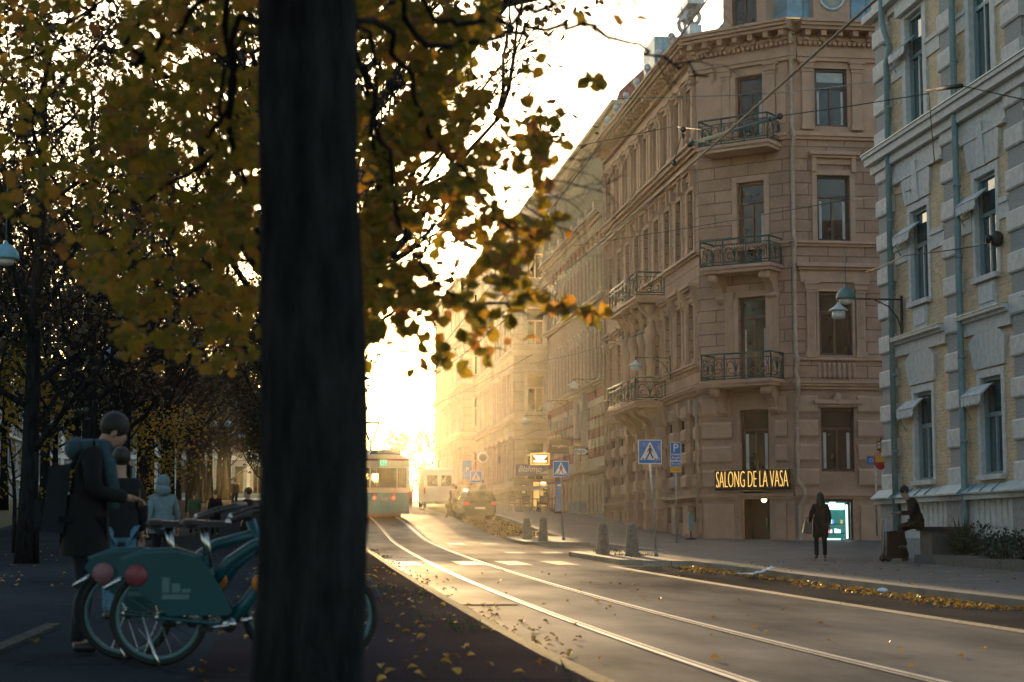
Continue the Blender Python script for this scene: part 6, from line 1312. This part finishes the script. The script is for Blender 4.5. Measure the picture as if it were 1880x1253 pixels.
# blue banner standing by the striped house
x, y = 15.0, 98.5; z = gz(x, y); q = MB().mat("sign_blue"); q.box(x-.19, x+.19, y-.02, y+.02, z+.15, z+1.75); q.mat("sign_white"); q.box(x-.1, x+.1, y-.03, y-.021, z+1.5, z+1.62); q.mat("wire_dark"); q.box(x-.25, x+.25, y-.25, y+.25, z, z+.1); q.box(x-.21, x+.21, y-.025, y+.025, z+1.75, z+2.05); tag(put(bpy.data.objects.new("banner_sign", q.mesh("banner_sign")), None, None), "tall narrow blue banner sign standing by the striped brick house", "sign")
x, y = 15.7, 69.0; z = gz(x, y); q = MB().mat("bike_pale"); q.box(x-.09, x+.09, y-.06, y+.06, z+.35, z+1.0); q.mat("wire_dark"); q.tube([(x, y, z), (x, y, z+.36)], .03, 6); q.tube([(x, y, z+1.0), (x, y, z+1.3)], .02, 6); q.lathe([(.22, 0), (.22, .04), (.03, .08)], 10, (x, y, z), 2); tag(put(bpy.data.objects.new("pedestal_bin", q.mesh("pedestal_bin")), None, None), "small pale blue pedestal bin against the foot of the salmon house", "bin")
# cafe terrace
def cafe_chair_mesh():
    c = MB().mat("chair_dark"); c.box(-.21, .21, -.21, .21, .43, .47); c.box(-.20, .20, .18, .21, .55, .88)
    for sx in (-1, 1):
        for sy in (-1, 1): c.tube([(sx*.19, sy*.19, .43), (sx*.22, sy*.22, 0)], .018, 5)
        c.tube([(sx*.19, .19, .45), (sx*.19, .2, .88)], .018, 5)
    return c.mesh("cafe_chair")
CCM = cafe_chair_mesh()
for k, (x, y, rz) in enumerate(((13.0, 102.6, .3), (13.5, 101.2, 3.0), (13.9, 103.4, .1), (14.5, 101.0, 3.3), (14.9, 103.5, .0), (15.4, 101.4, 3.1))):
    tag(put(bpy.data.objects.new("cafe_chair", CCM), None, Matrix.Translation((x, y, gz(x, y))) @ Matrix.Rotation(rz, 4, 'Z')), "dark chair among the cafe terrace tables before the tan corner house", "chair", "cafe terrace chairs")
for x, y in ((13.3, 102.0), (14.3, 102.2), (15.2, 102.4)):
    t = MB().mat("chair_dark"); t.lathe([(.02, .70), (.38, .71), (.38, .74), (.02, .745)], 16, (0, 0, 0), 2); t.tube([(0, 0, .02), (0, 0, .7)], .03, 6); t.lathe([(.25, 0), (.25, .03), (.03, .06)], 12, (0, 0, 0), 2)
    tag(put(bpy.data.objects.new("cafe_table", t.mesh("cafe_table")), None, Matrix.Translation((x, y, gz(x, y)))), "round dark table on the cafe terrace before the tan corner house", "table", "cafe terrace tables")
# planting bed with its stone edging by the pale brick house
ed = MB().mat("stone_wall")
for k in range(9): y0 = 41.2-k*1.3; z = gz(15, y0); ed.box(14.75, 14.98, y0-1.28, y0, z-.1, z+.20+.02*(k % 3))
ed.box(14.98, 16.3, 41.0, 41.2, gz(15, 41)-.1, gz(15, 41)+.2)
tag(ed.build("bed_edging"), "low row of pale edging stones around the planting bed", "edging")
wb = MB().mat("stone_wall"); z = gz(15, 42); wb.box(15.3, 16.0, 41.5, 42.3, z-.1, z+.74); wb.mat("kerb_granite"); wb.box(15.23, 16.07, 41.42, 42.38, z+.74, z+.84); tag(wb.build("low_wall"), "low stone wall end that the man with the phone half sits on", "wall")
def spiky(r, x, y, n, L, mat):
    mb = MB().mat(mat); z = gz(x, y)+.1
    for k in range(n):
        a = r.uniform(0, 6.283); e = r.uniform(.1, 1.35); l = L*r.uniform(.65, 1.05); d = Vector((math.cos(a)*math.cos(e), math.sin(a)*math.cos(e), math.sin(e))); s = d.cross(Vector((0, 0, 1))).normalized()*.022; o = Vector((x, y, z+.1)); m_ = o+d*l*.5; t_ = o+d*l-Vector((0, 0, .12*l*math.cos(e)))
        mb.add([o-s*.8, o+s*.8, m_+s, m_-s, t_], [(0, 1, 2, 3), (3, 2, 4)])
    return mb
tag(spiky(rl, 15.55, 40.2, 260, 1.0, "leaf_green").build("yucca"), "spiky dark green yucca in the planting bed by the low wall", "plant")
def shrub(r, x, y, h, w_, mat, n=700):
    root = empty("shrub", (x, y, gz(x, y)), 0); st = MB().mat("bark"); z = gz(x, y); lf = MB().mat(mat)
    for k in range(9):
        a = r.uniform(0, 6.28); q = Vector((x+math.cos(a)*w_*.7*r.random(), y+math.sin(a)*w_*.7*r.random(), z+h*r.uniform(.6, 1))); st.tube([(x, y, z-.05), ((x+q.x)/2, (y+q.y)/2, (z+q.z)/2+.05), q], [.012, .008, .004], 4)
    for k in range(n):
        a = r.uniform(0, 6.28); rr = w_*math.sqrt(r.random()); hh = h*r.random()**.7*(1-.5*(rr/w_)**2); p = Vector((x+rr*math.cos(a), y+rr*math.sin(a), z+.05+hh)); R = rot_rand(r); s = r.uniform(.035, .07); lf.add([p+R @ Vector((u*s, v*s, 0)) for u, v in ((0, -1), (.5, 0), (0, 1), (-.5, 0))], [(0, 1, 2, 3)])
    st.build("stems", root); lf.build("foliage", root); return root
for x, y, h, w_, lab in ((15.5, 38.9, .95, .62, "rounded dark shrub just right of the spiky yucca in the bed"), (15.5, 37.6, .8, .65, "low dark shrub in the middle of the planting bed by the brick house"), (15.4, 36.2, .9, .7, "dark shrub at the right end of the planting bed by the picture edge")):
    tag(shrub(rl, x, y, h, w_, "leaf_green"), lab, "shrub")
# dark wheeled bag next to the leaning man
x, y = 14.62, 42.3; z = gz(x, y); q = MB().mat("cloth_black"); q.hexa([(x-.2, y-.2, z+.08), (x+.28, y-.2, z+.08), (x+.28, y+.2, z+.08), (x-.2, y+.2, z+.08), (x-.16, y-.16, z+.72), (x+.24, y-.16, z+.76), (x+.24, y+.16, z+.76), (x-.16, y+.16, z+.72)]); t_ = tag(q.build("shopping_trolley"), "dark wheeled shopping trolley standing at the legs of the man with the phone", "trolley")
q = MB().mat("steel_galv"); q.tube([(x-.24, y-.15, z+.05), (x-.22, y-.15, z+1.02), (x-.22, y+.15, z+1.02), (x-.24, y+.15, z+.05)], .014, 6); q.build("handle", t_)
for s_ in (-1, 1): q = MB().mat("rubber"); q.lathe([(.02, y+s_*.19), (.085, y+s_*.19), (.085, y+s_*.23), (.02, y+s_*.23)], 14, (x-.2, 0, z+.085), 1); q.build("wheel", t_)
# litter
q = MB().mat("plastic_white"); x, y = 9.4, 35.6; z = zg(y)+.02
vs = []; nx, ny = 9, 5
for i in range(nx):
    for j in range(ny): u = i/(nx-1)-.5; v = j/(ny-1)-.5; vs.append((x+u*.75, y+v*.35, z+.03+.17*max(0, u)**1.3*2+.05*noise.noise((i*.9, j*1.1, 2))+.04))
q.add(vs, [(i*ny+j, (i+1)*ny+j, (i+1)*ny+j+1, i*ny+j+1) for i in range(nx-1) for j in range(ny-1)]); so_ = q.build("crumpled_paper"); tag(so_, "crumpled white paper lying against the right kerb", "litter"); so_.modifiers.new("thick", 'SOLIDIFY').thickness = .004
q = MB().mat("plastic_white"); q.ball((9.55, 28.2, zg(28.2)+.05), .10, .06, .05, 8, 5); tag(q.build("paper_cup"), "small white crushed cup among the fallen leaves by the right kerb", "litter")
# street signs on the corner of the pale brick house
Fx = wallframe((0, 49.0, 0), (1, 0, 0)); q = MB().mat("sign_red"); c = at(1617, 843, 48.6); q.frame(wallframe((c.x, c.y, c.z), (.35, -1, 0))); q.lathe([(.01, .02), (.30, .02), (.30, -.02), (.01, -.02)], 22, (0, 0, 0), 2); q.mat("sign_yellow"); q.box(-.2, .2, -.09, .09, .02, .026); q.mat("steel_galv"); q.tube([(0, .3, -.04), (0, -2.2, -.04)], .03, 6); tag(q.build("no_entry_sign"), "red round sign with a yellow bar, seen nearly edge on at the pale brick corner", "road sign")
c = at(1608, 846, 56); q = MB().mat("sign_blue").frame(wallframe((c.x, c.y, c.z), (1, 0, 0))); q.box(-.30, .30, -.14, .14, -.01, .01); q.mat("steel_galv"); q.tube([(0, .14, -.05), (0, -2.4, -.05)], .03, 6); o = tag(q.build("street_name_sign"), "small blue sign half hidden behind the pale brick corner", "sign"); text_mesh("lettering", "Chalm", .16, "sign_white", o, wallframe((c.x-.02, c.y, c.z), (1, 0, 0)) @ Matrix.Translation((0, 0, .012)), .002)
# ---- lamps on wall brackets
def bracket_lamp(label, wx, wy, wz, px, py, shade="lamp_white_shade", s=1.0, reach=1.6):
    r = empty("wall_lamp", (wx, wy, wz), 0, label, "street lamp", "lamps on wall brackets"); W = WM[r]
    b = MB().mat("wire_dark"); b.tube([(.0, 0, 0), (-reach, 0, 0)], .022, 6); b.tube([(0, 0, -.85), (-.12, 0, -.5), (-.35, 0, -.2), (-.75, 0, -.02)], .018, 6); b.box(-.03, .02, -.06, .06, -.95, .1); put(bpy.data.objects.new("bracket", b.mesh("bracket")), r, W)
    h = MB().mat("wire_dark"); h.tube([(-reach, 0, .03), (-reach, 0, -.16)], .03, 6)
    h.mat(shade); h.lathe([(.03, -.10), (.06, -.16), (.12, -.22), (.26*s, -.30), (.27*s, -.33), (.14, -.34)], 18, (-reach, 0, 0), 2); hs = put(bpy.data.objects.new("lamp_shade", h.mesh("lamp_shade")), r, W)
    g = MB().mat("lamp_glass"); g.lathe([(.14, -.33), (.18*s, -.38), (.19*s, -.50), (.17*s, -.54), (.05, -.55)], 18, (-reach, 0, 0), 2); put(bpy.data.objects.new("lamp_glass", g.mesh("lamp_glass")), hs, W); return r
bracket_lamp("white street lamp on an arm reaching out from the pale brick house", 16.42, 46.4, 6.35, 0, 0, "lamp_white_shade", .95, 1.75)
bracket_lamp("white street lamp hanging in front of the salmon house figures", 16.3, 75.3, 7.6, 0, 0, "lamp_white_shade", 1.15, 1.5)
bracket_lamp("white street lamp at the joint of the salmon and striped houses", 16.4, 94.5, 8.35, 0, 0, "lamp_white_shade", 1.35, 1.2)
bracket_lamp("white street lamp on the middle of the striped brick house", 16.4, 104.0, 7.9, 0, 0, "lamp_white_shade", 1.35, 1.2)
bracket_lamp("faint white street lamp at the far end of the striped brick house", 16.4, 111.0, 7.5, 0, 0, "lamp_white_shade", 1.4, 1.6)
# lamps strung over the street and the path
def strung_lamp(label, x, y, z, r_=.27, mat="lamp_blue_shade", drop_=1.6, span=2.5, group="lamps strung over the tree-lined path"):
    r = empty("hanging_lamp", (x, y, z), 0, label, "street lamp", group); W = WM[r]
    h = MB().mat(mat); h.lathe([(.03, .30), (.05, .24), (r_*.55, .20), (r_*.9, .08), (r_, -.04), (r_*.98, -.07)], 18, (0, 0, 0), 2); put(bpy.data.objects.new("lamp_shade", h.mesh("lamp_shade")), r, W)
    h = MB().mat("lamp_glass"); h.lathe([(r_*.7, -.07), (r_*.6, -.16), (r_*.2, -.2)], 14, (0, 0, 0), 2); put(bpy.data.objects.new("lamp_glass", h.mesh("lamp_glass")), r, W)
    c = MB().mat("wire_green"); c.tube([(0, 0, .28), (0, 0, drop_)], .012, 5); c.tube([(-span, 0, drop_+.12), (0, 0, drop_), (span, 0, drop_+.12)], .008, 4); put(bpy.data.objects.new("suspension_wire", c.mesh("wire")), r, W); return r
for k, (px, py, Y, lab) in enumerate(((10, 470, 36, "large blue domed lamp at the left edge, nearest of the lamps strung over the path"), (203, 655, 59, "blue domed lamp against the dark trees left of the big trunk, second of its line"), (307, 714, 80, "third blue domed lamp of the line over the path"), (354, 759, 98, "fourth small blue domed lamp, left one of three close together over the path"),
        (391, 779, 112, "fifth tiny blue lamp in the row receding over the path"), (419, 780, 116, "sixth tiny blue lamp in the row receding over the path"), (443, 802, 132, "seventh tiny lamp, last but one in the row over the path"), (456, 825, 150, "last and smallest lamp of the row over the path"))):
    p = at(px, py, Y); strung_lamp(lab, p.x, p.y, p.z, .27 if k < 2 else .24)
p = at(1553, 545, 45); strung_lamp("teal domed lamp strung over the street before the salmon house window", p.x, p.y, p.z, .26, "lamp_green_shade", 1.2, .05, None)
# ================================================================== OVERHEAD WIRES
def wire(label, pts, r=.012, mat="wire_dark", name="overhead_wire"):
    q = MB().mat(mat); P = []
    for a, b in zip(pts, pts[1:]):
        a, b = Vector(a), Vector(b); L = (b-a).length
        for i in range(8): t = i/8; p = a.lerp(b, t); p.z -= L*.004*math.sin(math.pi*t); P.append(p)
    q.tube(P+[Vector(pts[-1])], r, 5); return tag(q.build(name), label, "wire")
wire("thick dark wire running down the street high above the lane", [(7.15, 16, 6.6), (7.05, 21.6, 6.5), (6.6, 48.7, 6.5), (6.3, 85, 7.2)], .02)
wire("thin contact wire above the tram track", [(4.0, 8, 5.4), (4.2, 40, 5.2), (4.5, 92, 6.0), (5, 150, 8)], .010)
wa = at(1610, 160, 48.4); wb_ = at(1420, 172, 56); wc = at(1090, 182, 60); wd = at(980, 172, 62)
wire("thin green span wire crossing in front of the top balcony", [(16.6, 47.5, wa.z), wb_, wc, (-4, 66, 12.5)], .014, "wire_green")
we = at(1240, 232, 52); wire("span wire from the pale brick cornice across the street", [(16.4, 43.6, 9.5), at(1705, 172, 41), at(1440, 212, 45), at(1290, 238, 49), we, (-4, 66, 11.5)], .014)
q = MB().mat("wire_green"); a, b = at(1274, 262, 49.5), at(1432, 214, 45.2); q.tube([a, b], .05, 8); q.mat("wire_dark"); q.tube([a, a+Vector((-.12, .15, -.05))], .08, 8); q.ball(b, .09); q.ball(b+(a-b)*.1, .07); q.tube([at(1290, 238, 49), a.lerp(b, .1)], .03, 5); tag(q.build("pull_off_arm"), "thick green pull-off arm held by the span wires before the top balcony", "catenary arm")
q = MB().mat("wire_dark"); a, b = at(1700, 166, 41.2), at(1765, 158, 38.5); q.tube([a, a.lerp(b, .35), a.lerp(b, .36), b], [.03, .03, .055, .055], 8); q.tube([b, (16.4, 36.5, 9.3)], .014, 5); tag(q.build("wire_insulator"), "dark insulator on the span wire before the pale brick house", "insulator")
q = MB().mat("wire_dark"); a, b = at(1254, 238, 50), at(1237, 300, 50); q.ball(a, .09); q.ball(a+Vector((0, 0, -.2)), .07); q.tube([a, b], .014, 5); q.ball(b, .09); tag(q.build("wire_insulator"), "pair of dark insulators with a short drop wire left of the top balcony", "insulator")
wire("lower thin wire tied to the pale brick wall", [(16.4, 45.4, at(1725, 350, 45.4).z), at(1650, 357, 46.5), at(1560, 366, 52), (10, 62, 10.2)], .012)
wire("short dark anchor wire at the right picture edge", [(16.35, 39.6, at(1860, 440, 39.6).z), at(1795, 452, 41), at(1660, 470, 44), at(1590, 500, 50)], .014)
q = MB().mat("wire_dark"); p = at(1858, 440, 39.7); q.ball((16.38, p.y, p.z), .16, .2, .2); q.ball((16.2, p.y, p.z), .1); tag(q.build("wall_anchor"), "dark round wall anchor on the quoin at the right picture edge", "anchor")
for (px0, py0, px1, py1, lab) in ((880, 232, 1110, 205, "faint wire between the leaves and the salmon roof"), (760, 760, 700, 790, "faint wire in the glare above the tram"), (985, 665, 930, 680, "short faint wire before the tan corner house"), (1005, 780, 960, 800, "faint low wire before the cafe signs")):
    a = at(px0, py0, 84); b = at(px1, py1, 96); wire(lab, [a+(a-b)*2.2, a, b, b+(b-a)*.6], .012)

# ================================================================== finish: turn skinned figures into plain meshes, add the haze
dg = bpy.context.evaluated_depsgraph_get()
for o in SKIN:
    me = bpy.data.meshes.new_from_object(o.evaluated_get(dg)); o.modifiers.clear(); o.data = me
    for p in me.polygons: p.use_smooth = True
for o in TEXTS:
    me = bpy.data.meshes.new_from_object(o.evaluated_get(dg)); nm = o.name; nw = bpy.data.objects.new("lettering", me); COL.objects.link(nw); nw.parent = o.parent; nw.matrix_basis = o.matrix_basis; bpy.data.objects.remove(o); nw.name = nm.split('.')[0]
hm, hnt, hn, hl, hb = new_mat("haze_air"); hn.remove(hb)
pv = hn.new("ShaderNodeVolumePrincipled"); pv.inputs["Color"].default_value = (.72, .67, .56, 1); pv.inputs["Density"].default_value = HAZE_DENSITY; pv.inputs["Anisotropy"].default_value = HAZE_G
hl.new(pv.outputs[0], hn["Material Output"].inputs["Volume"])
hz = MB().mat("haze_air"); hz.box(-420, 420, -80, 920, -2.4, 28.5); tag(hz.build("haze"), kind='stuff')
